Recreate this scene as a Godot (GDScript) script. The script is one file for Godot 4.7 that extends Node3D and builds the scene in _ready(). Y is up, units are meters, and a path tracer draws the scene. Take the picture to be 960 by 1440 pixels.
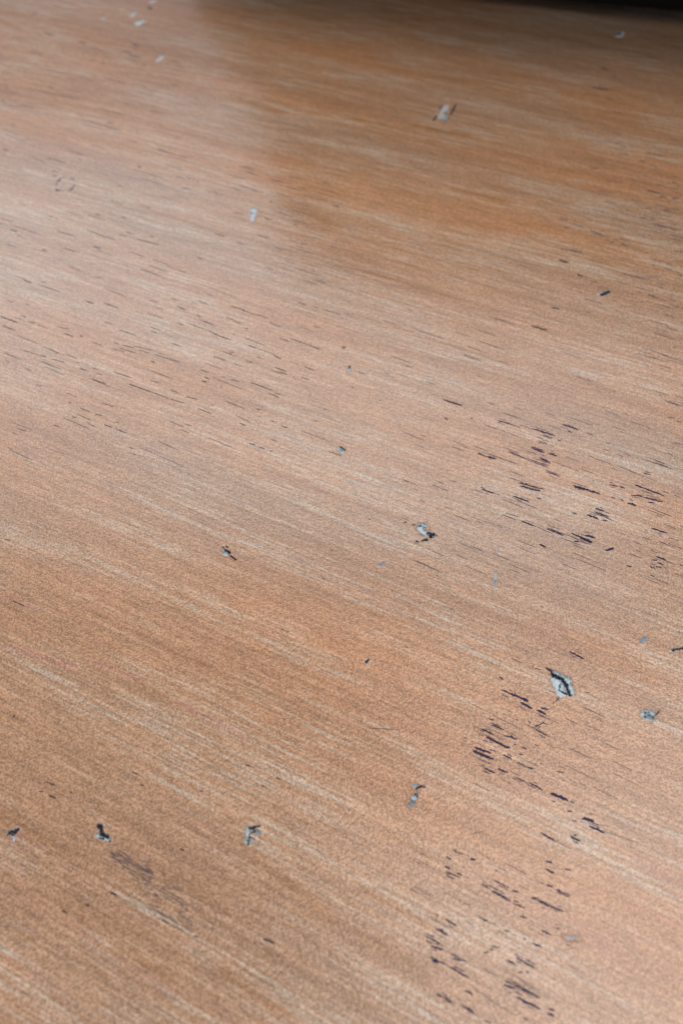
extends Node3D
# A worn wood-grain laminate desk seen from a hand's breadth above it, a black case standing at its back.
# Lengths in the tables are millimetres on the desk: x to the right, z towards the viewer.

const GRAIN := 0.459            # the grain runs 26.3 degrees off the x axis
const TILE := 0.018             # size of the fine emboss tile, m
const GU0 := -0.30              # area of the printed grain picture, along and across the grain, m
const GV0 := -0.35
const GUS := 0.36
const GVS := 0.37
const CELL := 0.002             # coarse cell of the desk top
const LEAN := 0.40               # forward lean of the case per height, shaped to shade the desk
const FINE := 20                # fine cells per coarse cell round a chip

var rng := RandomNumberGenerator.new()
var lumps := FastNoiseLite.new()
var grit := FastNoiseLite.new()
var laminate: StandardMaterial3D
var board: StandardMaterial3D
var inks: Array = []

func _ready() -> void:
	# --- camera, surroundings, light
	var cam := Camera3D.new()
	cam.name = "camera"
	var lens := CameraAttributesPhysical.new()
	lens.frustum_focal_length = 18.837
	lens.frustum_focus_distance = 0.123
	lens.frustum_near = 0.01
	lens.frustum_far = 20.0
	lens.exposure_aperture = 16.0
	cam.attributes = lens
	cam.fov = 65.0
	cam.near = 0.01
	cam.far = 20.0
	cam.position = Vector3(0, 0.10, 0)
	cam.rotation_degrees = Vector3(-50, 0, 0)
	add_child(cam)
	var e := Environment.new()
	e.background_mode = Environment.BG_COLOR
	e.background_color = Color(0.645, 0.645, 0.65)
	e.tonemap_mode = Environment.TONE_MAPPER_LINEAR
	e.tonemap_exposure = 1.5
	e.sdfgi_enabled = true
	e.ssao_enabled = true
	e.ssil_enabled = true
	var we := WorldEnvironment.new()
	we.name = "surroundings"
	we.environment = e
	add_child(we)
	window_light("window_light", Vector3(-0.40, 1.05, -1.38), Vector3(0, 0, -0.10), Vector2(2.8, 0.75), 0.92, Color(0.90, 0.95, 1.0))
	window_light("room_light", Vector3(0.47, 1.36, -0.28), Vector3(0.03, 0, -0.03), Vector2(0.8, 0.8), 0.50, Color(1.0, 0.96, 0.94))

	# --- the desk
	rng.seed = 7
	lumps.seed = 3
	lumps.frequency = 1.0
	grit.seed = 9
	grit.frequency = 1.0
	laminate = make_laminate()
	board = StandardMaterial3D.new()
	board.resource_name = "chipped board"
	board.vertex_color_use_as_albedo = true
	board.roughness = 0.55
	board.metallic_specular = 0.5
	inks = [ink_material("ink", Color(0.13, 0.115, 0.25), 0.45), ink_material("dark dirt", Color(0.19, 0.17, 0.18), 0.5), ink_material("grey wear", Color(0.37, 0.32, 0.31), 0.5), ink_material("smudge", Color(0.44, 0.37, 0.34), 0.55)]
	var desk := Node3D.new()
	desk.name = "desk"
	desk.set_meta("label", "worn orange-brown wood-grain desk top with chips and dark ink-filled scratches")
	desk.set_meta("category", "desk")
	add_child(desk)
	var top := desk_top(desk)
	streaks(top)

	# --- the case at the back and an added, unseen box
	black_case()
	added_box()


func window_light(called: String, at: Vector3, aim: Vector3, size: Vector2, energy: float, tint: Color) -> void:
	var l := AreaLight3D.new()
	l.name = called
	l.area_size = size
	l.light_energy = energy
	l.light_color = tint
	l.area_range = 8.0
	l.area_attenuation = 2.0
	l.shadow_enabled = true
	add_child(l)
	l.look_at_from_position(at, aim, Vector3.FORWARD)


func ink_material(called: String, c: Color, rough: float) -> StandardMaterial3D:
	var m := StandardMaterial3D.new()
	m.resource_name = called
	m.albedo_color = c
	m.roughness = rough
	m.metallic_specular = 0.3
	return m


# ---------------------------------------------------------------- textures

func noise_bytes(sd: int, w: int, h: int, freq: float, octaves: int, to_w: int, to_h: int) -> PackedByteArray:
	var n := FastNoiseLite.new()
	n.seed = sd
	n.noise_type = FastNoiseLite.TYPE_SIMPLEX_SMOOTH
	n.frequency = freq
	n.fractal_octaves = octaves
	var im: Image = n.get_image(w, h)
	im.convert(Image.FORMAT_L8)
	if to_w != w or to_h != h:
		im.resize(to_w, to_h, Image.INTERPOLATE_CUBIC)
	return im.get_data()


func make_laminate() -> StandardMaterial3D:
	var m := StandardMaterial3D.new()
	m.resource_name = "printed laminate"
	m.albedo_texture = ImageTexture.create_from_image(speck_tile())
	m.detail_enabled = true
	m.detail_blend_mode = BaseMaterial3D.BLEND_MODE_MUL
	m.detail_uv_layer = BaseMaterial3D.DETAIL_UV_2
	m.detail_albedo = ImageTexture.create_from_image(grain_picture())
	m.normal_enabled = true
	m.normal_scale = 1.0
	m.normal_texture = ImageTexture.create_from_image(emboss)
	m.roughness = 0.17
	m.metallic_specular = 0.57
	return m

var emboss: Image

func value_noise(sd: int, gw: int, gh: int, n: int) -> PackedByteArray:
	# a grid of random greys smoothed up to n x n; its opposite edges meet
	var r := RandomNumberGenerator.new()
	r.seed = sd
	var grid := PackedByteArray()
	grid.resize(gw * gh)
	for i in gw * gh:
		grid[i] = r.randi_range(0, 255)
	var im := Image.create_from_data(gw, gh, false, Image.FORMAT_L8, grid)
	var bw := mini(4, gw)
	var bh := mini(4, gh)
	var wide := Image.create_empty(gw + 2 * bw, gh + 2 * bh, false, Image.FORMAT_L8)
	for j in [-1, 0, 1]:
		for i in [-1, 0, 1]:
			wide.blit_rect(im, Rect2i(0, 0, gw, gh), Vector2i(bw + i * gw, bh + j * gh))
	wide.resize(n / gw * (gw + 2 * bw), n / gh * (gh + 2 * bh), Image.INTERPOLATE_CUBIC)
	return wide.get_region(Rect2i(n / gw * bw, n / gh * bh, n, n)).get_data()


func speck_tile() -> Image:
	# sparkle of the embossed orange-peel painted in as specks, and the fine pores printed under it; also leaves its relief in emboss
	var n := 1024
	var a := value_noise(11, 64, 64, n)
	var b := value_noise(12, 128, 128, n)
	var lines := value_noise(13, 8, 128, n)
	var hairs := value_noise(14, 8, 256, n)
	var out := PackedByteArray()
	out.resize(n * n * 3)
	var hgt := PackedByteArray()
	hgt.resize(n * n)
	for i in n * n:
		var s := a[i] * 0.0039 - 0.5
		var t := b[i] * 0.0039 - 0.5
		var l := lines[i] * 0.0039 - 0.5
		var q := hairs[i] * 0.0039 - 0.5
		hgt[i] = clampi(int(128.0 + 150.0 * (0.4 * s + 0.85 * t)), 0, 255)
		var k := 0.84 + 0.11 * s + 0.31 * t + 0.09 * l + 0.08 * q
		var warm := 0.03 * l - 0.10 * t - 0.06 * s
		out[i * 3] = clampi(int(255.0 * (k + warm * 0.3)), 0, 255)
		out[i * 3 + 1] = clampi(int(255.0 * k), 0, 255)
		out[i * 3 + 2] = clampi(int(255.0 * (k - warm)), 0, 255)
	emboss = Image.create_from_data(n, n, false, Image.FORMAT_L8, hgt)
	emboss.convert(Image.FORMAT_RGBA8)
	emboss.bump_map_to_normal_map(2.1)
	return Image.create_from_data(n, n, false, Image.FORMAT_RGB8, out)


func grain_picture() -> Image:
	var w := 1024
	var h := 2048
	var broad := noise_bytes(21, 48, 256, 0.035, 3, w, h)
	var mid := noise_bytes(22, 96, 1024, 0.045, 3, w, h)
	var fine := noise_bytes(23, 72, 2048, 0.16, 2, w, h)
	var hue := noise_bytes(24, 64, 256, 0.04, 2, w, h)
	var patch := noise_bytes(25, 128, 256, 0.05, 3, w, h)
	var hair := noise_bytes(26, 72, 2048, 0.34, 2, w, h)
	# strength of the drawn bands: pale and warm-dark
	var pale := PackedFloat32Array()
	pale.resize(w * h)
	var warm := PackedFloat32Array()
	warm.resize(w * h)
	var dark := PackedFloat32Array()
	dark.resize(w * h)
	var red := PackedFloat32Array()
	red.resize(w * h)
	for b in bands():
		var into: PackedFloat32Array = [pale, warm, dark, red][int(b[5])]
		var x0: float = (b[0] * 0.001 - GU0) / GUS * w
		var x1: float = (b[2] * 0.001 - GU0) / GUS * w
		var y0: float = across((b[1] * 0.001 - GV0) / GVS) * h
		var y1: float = across((b[3] * 0.001 - GV0) / GVS) * h
		var half: float = maxf(1.5, b[4] * 0.001 / GVS * h * 0.42 * (0.5 + (b[1] * 0.001 - GV0) / GVS))
		for x in range(clampi(int(x0) - 8, 0, w), clampi(int(x1) + 8, 0, w)):
			var t: float = (x - x0) / maxf(x1 - x0, 1.0)
			var along := clampf(minf(t, 1.0 - t) * 5.0 + 0.25, 0.0, 1.0)
			var c := lerpf(y0, y1, t) + 2.5 * lumps.get_noise_2d(x * 0.02, b[1] * 3.1)
			var hw := half * (0.75 + 0.5 * lumps.get_noise_2d(x * 0.03, b[1] * 1.7 + 40.0))
			for y in range(clampi(int(c - half * 1.6), 0, h), clampi(int(c + half * 1.6) + 1, 0, h)):
				var q := 1.0 - clampf((absf(y - c) / hw - 0.45) / 0.75, 0.0, 1.0)
				var i := y * w + x
				into[i] = maxf(into[i], q * along * b[6])
		match int(b[5]):
			0: pale = into
			1: warm = into
			2: dark = into
			_: red = into
	var out := PackedByteArray()
	out.resize(w * h * 3)
	for i in w * h:
		var n1 := broad[i] * 0.0078 - 1.0
		var n2 := mid[i] * 0.0078 - 1.0
		var n3 := fine[i] * 0.0078 - 1.0
		var n4 := hue[i] * 0.0078 - 1.0
		var n5 := patch[i] * 0.0078 - 1.0
		var n6 := hair[i] * 0.0078 - 1.0
		var thread := smoothstep(0.06, 0.40, 0.45 * n3 + 0.85 * n6 + 0.15 * n2)
		var p := clampf(0.52 + 0.9 * n2 + 0.9 * n5, 0.0, 1.0) * (0.08 + 0.85 * thread)
		p = maxf(p, pale[i] * (0.12 + 0.72 * thread))
		p = clampf(p - warm[i] * 0.3, 0.0, 1.0)
		var k := 1.0 + 0.05 * n1 + 0.05 * n2 + 0.06 * n3 + 0.05 * n6 - 0.10 * dark[i] - 0.06 * warm[i]
		var wr := clampf(0.5 + 0.5 * n4 + 0.2 * n1, 0.0, 1.0)
		var r := lerpf(207.0, 212.0, wr)
		var g := lerpf(165.0, 153.0, wr)
		var bl := lerpf(133.0, 109.0, wr)
		r += -4.0 * warm[i]
		r += 6.0 * red[i]
		g += -9.0 * warm[i] - 4.0 * red[i]
		bl += -18.0 * warm[i] + 8.0 * red[i]
		r = lerpf(r * k, 219.0, p * 0.72)
		g = lerpf(g * k, 207.0, p * 0.72)
		bl = lerpf(bl * k, 190.0, p * 0.72)
		out[i * 3] = clampi(int(r), 0, 255)
		out[i * 3 + 1] = clampi(int(g), 0, 255)
		out[i * 3 + 2] = clampi(int(bl), 0, 255)
	return Image.create_from_data(w, h, false, Image.FORMAT_RGB8, out)


# ---------------------------------------------------------------- the desk top and its chips

func uv_a(x: float, z: float) -> Vector2:
	return Vector2(x * cos(GRAIN) + z * sin(GRAIN), -x * sin(GRAIN) + z * cos(GRAIN)) / TILE

func across(s: float) -> float:
	# the printed picture has finer lines towards the front of the desk
	return 0.5 * s + 0.5 * s * s

func uv_b(x: float, z: float) -> Vector2:
	# past its edges the picture goes on mirrored
	var p := uv_a(x, z) * TILE
	return Vector2(pingpong((p.x - GU0) / GUS, 1.0), across(pingpong((p.y - GV0) / GVS, 1.0)))


class Sheet:
	var at := PackedVector3Array()
	var normal := PackedVector3Array()
	var uv := PackedVector2Array()
	var uv2 := PackedVector2Array()
	var color := PackedColorArray()
	var index := PackedInt32Array()

	func put(p: Vector3, n: Vector3, a: Vector2, b: Vector2, c: Color) -> int:
		at.append(p)
		normal.append(n)
		uv.append(a)
		uv2.append(b)
		color.append(c)
		return at.size() - 1

	func quad(a: int, b: int, c: int, d: int) -> void:   # clockwise seen from the front
		index.append_array(PackedInt32Array([a, b, c, a, c, d]))

	func mesh(m: Material) -> ArrayMesh:
		var arr := []
		arr.resize(Mesh.ARRAY_MAX)
		arr[Mesh.ARRAY_VERTEX] = at
		arr[Mesh.ARRAY_NORMAL] = normal
		arr[Mesh.ARRAY_TEX_UV] = uv
		arr[Mesh.ARRAY_TEX_UV2] = uv2
		arr[Mesh.ARRAY_COLOR] = color
		arr[Mesh.ARRAY_INDEX] = index
		var out := ArrayMesh.new()
		out.add_surface_from_arrays(Mesh.PRIMITIVE_TRIANGLES, arr)
		out.surface_set_material(0, m)
		return out


func part(called: String, mesh: Mesh, parent: Node3D, label := "") -> MeshInstance3D:
	var o := MeshInstance3D.new()
	o.name = called
	o.mesh = mesh
	if label:
		o.set_meta("label", label)
	parent.add_child(o, true)
	return o


func capsule(px: float, pz: float, s: Array) -> float:
	var a := Vector2(s[1], s[2])
	var ab := Vector2(s[3], s[4]) - a
	var p := Vector2(px, pz) - a
	var t := clampf(p.dot(ab) / maxf(ab.length_squared(), 1e-6), 0.0, 1.0)
	return (p - ab * t).length() - s[5]


func desk_top(desk: Node3D) -> MeshInstance3D:
	var x0 := -0.24
	var z0 := -0.40
	var nx := 240
	var nz := 215                  # z from -0.40 to 0.03
	var taken := {}
	var sheet := Sheet.new()
	var white := Color(1, 1, 1)
	var made := []
	for c in chips():
		var strokes: Array = c[1]
		var lo := Vector2(1e9, 1e9)
		var hi := -lo
		for s in strokes:
			lo = lo.min(Vector2(minf(s[1], s[3]) - s[5], minf(s[2], s[4]) - s[5]))
			hi = hi.max(Vector2(maxf(s[1], s[3]) + s[5], maxf(s[2], s[4]) + s[5]))
		var i0 := int(floor(((lo.x - 0.7) * 0.001 - x0) / CELL))
		var j0 := int(floor(((lo.y - 0.7) * 0.001 - z0) / CELL))
		var i1 := int(ceil(((hi.x + 0.7) * 0.001 - x0) / CELL))
		var j1 := int(ceil(((hi.y + 0.7) * 0.001 - z0) / CELL))
		for j in range(j0, j1):
			for i in range(i0, i1):
				if taken.has(j * 1000 + i):
					print("chips overlap at ", i, " ", j)
				taken[j * 1000 + i] = true
		made.append([c[0], strokes, i0, j0, i1, j1])
	# the plain cells
	var row := {}
	for j in nz:
		for i in nx:
			if taken.has(j * 1000 + i):
				continue
			var k := []
			for d in [[0, 0], [1, 0], [1, 1], [0, 1]]:
				var key: int = (j + d[1]) * 1000 + i + d[0]
				if not row.has(key):
					var x: float = x0 + (i + d[0]) * CELL
					var z: float = z0 + (j + d[1]) * CELL
					row[key] = sheet.put(Vector3(x, 0, z), Vector3.UP, uv_a(x, z), uv_b(x, z), white)
				k.append(row[key])
			sheet.quad(k[0], k[1], k[2], k[3])
	# the rest of the top, its rounded edge and its underside
	var wide_cell := 0.01
	for j in 71:
		for i in 130:
			var x := -0.62 + i * wide_cell
			var z := -0.56 + j * wide_cell
			if x > x0 - 0.001 and x < x0 + nx * CELL - 0.001 and z > z0 - 0.001 and z < z0 + nz * CELL - 0.001:
				continue
			var k := []
			for d in [[0, 0], [1, 0], [1, 1], [0, 1]]:
				var px: float = x + d[0] * wide_cell
				var pz: float = z + d[1] * wide_cell
				k.append(sheet.put(Vector3(px, 0, pz), Vector3.UP, uv_a(px, pz), uv_b(px, pz), white))
			sheet.quad(k[0], k[1], k[2], k[3])
	var ring := []
	for s in 6:
		var a := s * PI / 2 / 5
		ring.append([0.003 * sin(a), 0.003 * (cos(a) - 1.0), sin(a), cos(a)])
	ring.append([0.003, -0.022, 1.0, 0.0])
	ring.append([0.0, -0.025, 0.0, -1.0])
	ring.append([-0.2, -0.025, 0.0, -1.0])
	var corner := [Vector2(-0.62, -0.56), Vector2(0.68, -0.56), Vector2(0.68, 0.15), Vector2(-0.62, 0.15)]
	for side in 4:
		var a: Vector2 = corner[side]
		var b: Vector2 = corner[(side + 1) % 4]
		var o := Vector2(b.y - a.y, a.x - b.x).normalized()
		var dir := (b - a).normalized()
		var last := []
		for r in ring:
			var now := []
			for q in [[a, -1.0], [b, 1.0]]:
				var p: Vector2 = q[0] + (o + dir * q[1]) * r[0]
				now.append(sheet.put(Vector3(p.x, r[1], p.y), Vector3(o.x * r[2], r[3], o.y * r[2]), uv_a(p.x, p.y + r[1]), uv_b(p.x, p.y + r[1]), white))
			if last:
				sheet.quad(last[1], last[0], now[0], now[1])
			last = now
	# the chipped cells
	var holes := []
	for c in made:
		holes.append([c[0], chip(c, x0, z0, sheet)])
	var top := part("tabletop", sheet.mesh(laminate), desk)
	for hole in holes:
		part("chip", hole[1], top, hole[0])
	return top


func chip(c: Array, x0: float, z0: float, sheet: Sheet) -> ArrayMesh:
	var strokes: Array = c[1]
	var nx: int = (c[4] - c[2]) * FINE
	var nz: int = (c[5] - c[3]) * FINE
	var step := CELL / FINE
	var bx: float = x0 + c[2] * CELL
	var bz: float = z0 + c[3] * CELL
	var hh := PackedFloat32Array()
	var ff := PackedFloat32Array()
	var cc := PackedColorArray()
	var far: bool = bz < -0.17
	for j in nz + 1:
		for i in nx + 1:
			var x := (bx + i * step) * 1000.0
			var z := (bz + j * step) * 1000.0
			var ragged := 0.22 * lumps.get_noise_2d(x * 1.6, z * 1.6) + 0.15 * lumps.get_noise_2d(x * 4.5, z * 4.5)
			var f := [9.0, 9.0, 9.0, 9.0]
			for s in strokes:
				f[int(s[0])] = minf(f[int(s[0])], capsule(x, z, s))
			for k in 4:
				f[k] += ragged * (1.0 if k != 2 else 0.6)
			var fall: float = minf(minf(f[0], f[3]), minf(f[1], f[2]))
			var pit := smoothstep(0.02, -0.16, minf(f[0], f[1])) + 0.4 * smoothstep(0.02, -0.16, f[3])
			var gouge := smoothstep(0.04, -0.18, f[2])
			var rough := lumps.get_noise_2d(x * 3.0, z * 3.0) + 0.6 * grit.get_noise_2d(x * 7.0, z * 7.0)
			var edge: float = minf(i, minf(j, minf(nx - i, nz - j))) * step * 1000.0
			var lip := 0.08 * exp(-pow(fall / 0.16, 2.0)) * (1.0 + rough) * smoothstep(0.0, 0.4, edge)
			hh.append((lip - pit * (0.22 + 0.12 * rough) - gouge * (0.45 + 0.15 * rough)) * 0.001)
			ff.append(fall)
			var tone := 0.5 + 0.5 * rough
			var pale := Color(0.33, 0.41, 0.45).lerp(Color(0.72, 0.83, 0.88), clampf(tone, 0.0, 1.0))  # bluish tint of pale and blue paints the window glint on bare board
			if f[0] < -0.02 and rough < -0.75:
				pale = Color(0.20, 0.24, 0.28)
			var blue := Color(0.17, 0.27, 0.35).lerp(Color(0.36, 0.46, 0.52), clampf(tone, 0.0, 1.0))
			var col := pale.lerp(blue, smoothstep(0.06, -0.06, f[1]))
			if f[3] < minf(f[0], minf(f[1], 0.5)):
				col = Color(0.38, 0.35, 0.33).lerp(Color(0.52, 0.52, 0.52), clampf(tone, 0.0, 1.0))
			var grime := smoothstep(-0.14, 0.0, fall) * smoothstep(-0.2, 0.5, rough + 0.3) * (0.8 if strokes.size() > 5 else 0.15)
			col = col.lerp(Color(0.06, 0.055, 0.06), grime)
			col = col.lerp(Color(0.018, 0.020, 0.032).lerp(Color(0.05, 0.06, 0.085), clampf(tone, 0.0, 1.0)), smoothstep(0.06, -0.05, f[2]))
			cc.append(col)
	var hole := Sheet.new()
	var here := {}
	var there := {}
	for j in nz:
		for i in nx:
			var n0: int = j * (nx + 1) + i
			var inside := ff[n0] + ff[n0 + 1] + ff[n0 + nx + 1] + ff[n0 + nx + 2] < 0.0
			var into := hole if inside else sheet
			var known := here if inside else there
			var k := []
			for d in [[0, 0], [1, 0], [1, 1], [0, 1]]:
				var ii: int = i + d[0]
				var jj: int = j + d[1]
				var key: int = jj * (nx + 1) + ii
				if not known.has(key):
					var l := hh[jj * (nx + 1) + maxi(ii - 1, 0)]
					var r := hh[jj * (nx + 1) + mini(ii + 1, nx)]
					var u := hh[maxi(jj - 1, 0) * (nx + 1) + ii]
					var v := hh[mini(jj + 1, nz) * (nx + 1) + ii]
					var x := bx + ii * step
					var z := bz + jj * step
					known[key] = into.put(Vector3(x, hh[key], z), Vector3(l - r, 2.0 * step, u - v).normalized(), uv_a(x, z), uv_b(x, z), cc[key] if inside else Color(1, 1, 1))
				k.append(known[key])
			into.quad(k[0], k[1], k[2], k[3])
	return hole.mesh(board)


# ---------------------------------------------------------------- scratches and ink-filled pores

func sliver(st: Sheet, s: Array) -> void:
	var a := Vector2(s[0], s[1]) * 0.001
	var b := Vector2(s[2], s[3]) * 0.001
	var wide: float = s[4] * 0.001 * [1.85, 1.1, 1.05, 1.3][int(s[5])]
	var dir := (b - a).normalized()
	var side := Vector2(-dir.y, dir.x)
	var length := (b - a).length()
	wide = minf(wide, 0.33 * length)     # marks follow the grain, none is as wide as long
	var own := 1 if wide < 0.00055 else (2 if wide < 0.0010 else (3 if wide < 0.0016 else 5))
	var loose := 0                   # hair-thin companions beside the longer streaks
	if s[5] == 0 and length > 0.0012:
		loose = rng.randi_range(1, 3)
	var strands := own + loose
	for k in strands:
		var off := 0.0
		var t0 := 0.0
		var t1 := 1.0
		var half := wide * 0.5
		if k >= own:
			off = wide * rng.randf_range(0.75, 1.7) * (1.0 if rng.randf() < 0.5 else -1.0)
			t0 = rng.randf_range(-0.2, 0.5)
			t1 = t0 + rng.randf_range(0.25, 0.7)
			half = rng.randf_range(0.000035, 0.00008)
		elif own > 1:
			off = ((k + 0.5) / own - 0.5) * wide * 0.95
			t0 = rng.randf_range(0.0, 0.15)
			t1 = rng.randf_range(0.82, 1.0)
			half = wide * 0.5 / own * rng.randf_range(0.55, 1.15)
		var n := clampi(int(length * (t1 - t0) / 0.00012), 6, 60)
		var seedling := rng.randf_range(0.0, 500.0)
		var last := []
		for i in n + 1:
			var t := float(i) / n
			var taper := pow(clampf(1.0 - pow(absf(2.0 * t - 1.0), 3.0), 0.0, 1.0), 0.45)
			var l := half * (taper * (0.9 + 0.5 * lumps.get_noise_2d(i * 0.31, seedling) + 0.8 * maxf(-0.6, grit.get_noise_2d(i * 0.9, seedling)))) + 0.000006
			var r := half * (taper * (0.9 + 0.5 * lumps.get_noise_2d(i * 0.31, seedling + 77.0) + 0.8 * maxf(-0.6, grit.get_noise_2d(i * 0.9, seedling + 77.0)))) + 0.000006
			var drift := half * 0.5 * lumps.get_noise_2d(i * 0.15, seedling + 31.0)
			var c := a + dir * length * lerpf(t0, t1, t) + side * (off + drift)
			var now := []
			for q in [[-l - 0.00001, -0.00006], [-l * 0.8, 0.000014], [r * 0.8, 0.000014], [r + 0.00001, -0.00006]]:
				var p: Vector2 = c + side * q[0]
				now.append(st.put(Vector3(p.x, q[1], p.y), Vector3.UP, Vector2.ZERO, Vector2.ZERO, Color(1, 1, 1)))
			if last:
				for m in 3:
					st.quad(last[m], now[m], now[m + 1], last[m + 1])
			last = now


func streaks(top: MeshInstance3D) -> void:
	for list in [["ink_streak", ink_streaks()], ["open_pore", open_pores()]]:
		for s in list[1]:
			var one := Sheet.new()
			sliver(one, s)
			part(list[0], one.mesh(inks[int(s[5])]), top)
	var all := Sheet.new()
	for s in smudge():
		sliver(all, s)
	var fine := Sheet.new()
	for s in fine_pores():
		sliver(fine, s)
	part("fine_pores", fine.mesh(inks[2]), top).set_meta("kind", "stuff")
	part("dark_smudge", all.mesh(inks[3]), top, "dark rubbed smudge along the grain at the lower left").set_meta("kind", "stuff")


# ---------------------------------------------------------------- the case

func black_case() -> void:
	# front face: left edge leans in as it rises, lower edge rounded; an extruded shell with rounded rims
	var plastic := StandardMaterial3D.new()
	plastic.resource_name = "black plastic"
	plastic.albedo_color = Color(0.06, 0.06, 0.062)
	plastic.roughness = 0.5
	plastic.metallic_specular = 0.3
	var left := Vector2(-58.0, -344.9) * 0.001
	var right := Vector2(110.9, -291.6) * 0.001
	var dir := (right - left).normalized()
	var case := Node3D.new()
	case.name = "black_case"
	case.position = Vector3(left.x, 0, left.y)
	case.rotation.y = -dir.angle()
	case.set_meta("label", "black plastic case with a sloping left side standing at the back of the desk")
	case.set_meta("category", "case")
	add_child(case)
	var outline: Array = []          # x along the front, y up, metres
	var profile := [[2.2, 4.0], [0.4, 5.2], [0.8, 8.1], [5.3, 13.1], [11.5, 20.1], [21.0, 32.6], [29.6, 50.4], [39.0, 74.1], [46.5, 93.0], [51.0, 100.0], [58.0, 102.0]]
	for p in profile:
		outline.append(Vector2(p[0], p[1]) * 0.001)
	for k in range(profile.size() - 1, -1, -1):
		outline.append(Vector2(330.0 - profile[k][0], profile[k][1]) * 0.001)
	var rings := rings_in_order()    # depth behind the front, inset
	var st := SurfaceTool.new()
	st.begin(Mesh.PRIMITIVE_TRIANGLES)
	st.set_smooth_group(0)
	var mid := Vector2(0.165, 0.053)
	var loops := []
	for r in rings:
		var loop := []
		for p in outline:
			var q: Vector2 = p + (mid - p).normalized() * r[1]
			loop.append(Vector3(q.x, maxf(q.y, 0.004), LEAN * (maxf(q.y, 0.004) - 0.004) - r[0]))
		loops.append(loop)
	var count := outline.size()
	for k in loops.size() - 1:
		for i in count:
			var a: Vector3 = loops[k][i]
			var b: Vector3 = loops[k][(i + 1) % count]
			var c: Vector3 = loops[k + 1][(i + 1) % count]
			var d: Vector3 = loops[k + 1][i]
			for v in [a, b, c, a, c, d]:
				st.add_vertex(v)
	st.set_smooth_group(-1)
	var front := Vector3(mid.x, mid.y, LEAN * (mid.y - 0.004))
	var back := Vector3(mid.x, mid.y, LEAN * (mid.y - 0.004) - 0.08)
	for i in count:
		for v in [front, loops[0][(i + 1) % count], loops[0][i]]:
			st.add_vertex(v)
		for v in [back, loops[-1][i], loops[-1][(i + 1) % count]]:
			st.add_vertex(v)
	st.generate_normals()
	st.set_material(plastic)
	part("shell", st.commit(), case)
	var rubber := ink_material("rubber", Color(0.06, 0.06, 0.06), 0.8)
	for p in [[0.03, -0.022], [0.30, -0.022], [0.03, -0.065], [0.30, -0.065]]:
		var f := CylinderMesh.new()
		f.top_radius = 0.007
		f.bottom_radius = 0.006
		f.height = 0.0044
		f.radial_segments = 24
		f.material = rubber
		part("foot", f, case).position = Vector3(p[0], 0.0022, p[1])


func rings_in_order() -> Array:
	var out := []
	for k in 7:
		var a := k * PI / 2 / 6
		out.append([0.004 * (1.0 - sin(a)), 0.004 * (1.0 - cos(a))])
	out.reverse()                    # from the front rim (inset) to the full section
	var back := []
	for k in 7:
		var a := k * PI / 2 / 6
		back.append([0.08 - 0.004 * (1.0 - sin(PI / 2 - a)), 0.004 * (1.0 - cos(PI / 2 - a))])
	back.reverse()
	return out + back


func added_box() -> void:
	# added out of view beyond the top of the frame, for the desk to mirror
	var board_grey := ink_material("grey card", Color(0.72, 0.79, 0.90), 0.7)
	var box := Node3D.new()
	box.name = "added_box"
	box.position = Vector3(-0.20, 0, -0.500)
	box.rotation.y = 0.02
	box.set_meta("label", "added unseen low pale blue-grey lidded box for the desk to mirror, behind the black case")
	box.set_meta("category", "box")
	add_child(box)
	var st := SurfaceTool.new()
	st.begin(Mesh.PRIMITIVE_TRIANGLES)
	rounded_slab(st, Vector3(0.70, 0.112, 0.05), 0.0, 0.002)
	st.generate_normals()
	st.set_material(board_grey)
	part("body", st.commit(), box)
	var cover := SurfaceTool.new()
	cover.begin(Mesh.PRIMITIVE_TRIANGLES)
	rounded_slab(cover, Vector3(0.706, 0.022, 0.056), 0.1125, 0.002)
	cover.generate_normals()
	cover.set_material(board_grey)
	part("lid", cover.commit(), box)


func rounded_slab(st: SurfaceTool, size: Vector3, base: float, edge: float) -> void:
	# a box with bevelled edges: rings of eight corners from its foot to its top
	var rings := []
	for r in [[base, edge], [base + edge, 0.0], [base + size.y - edge, 0.0], [base + size.y, edge]]:
		var hx: float = size.x / 2 - r[1]
		var hz: float = size.z / 2 - r[1]
		var y: float = r[0]
		rings.append([Vector3(-hx, y, hz - edge), Vector3(-hx + edge, y, hz), Vector3(hx - edge, y, hz), Vector3(hx, y, hz - edge),
			Vector3(hx, y, -hz + edge), Vector3(hx - edge, y, -hz), Vector3(-hx + edge, y, -hz), Vector3(-hx, y, -hz + edge)])
	st.set_smooth_group(-1)
	for k in 3:
		for i in 8:
			var a: Vector3 = rings[k][i]
			var b: Vector3 = rings[k][(i + 1) % 8]
			var c: Vector3 = rings[k + 1][(i + 1) % 8]
			var d: Vector3 = rings[k + 1][i]
			for v in [a, d, c, a, c, b]:
				st.add_vertex(v)
	for i in range(1, 7):
		for v in [rings[3][0], rings[3][i + 1], rings[3][i], rings[0][0], rings[0][i], rings[0][i + 1]]:
			st.add_vertex(v)


# ---------------------------------------------------------------- measured places (mm)

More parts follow.
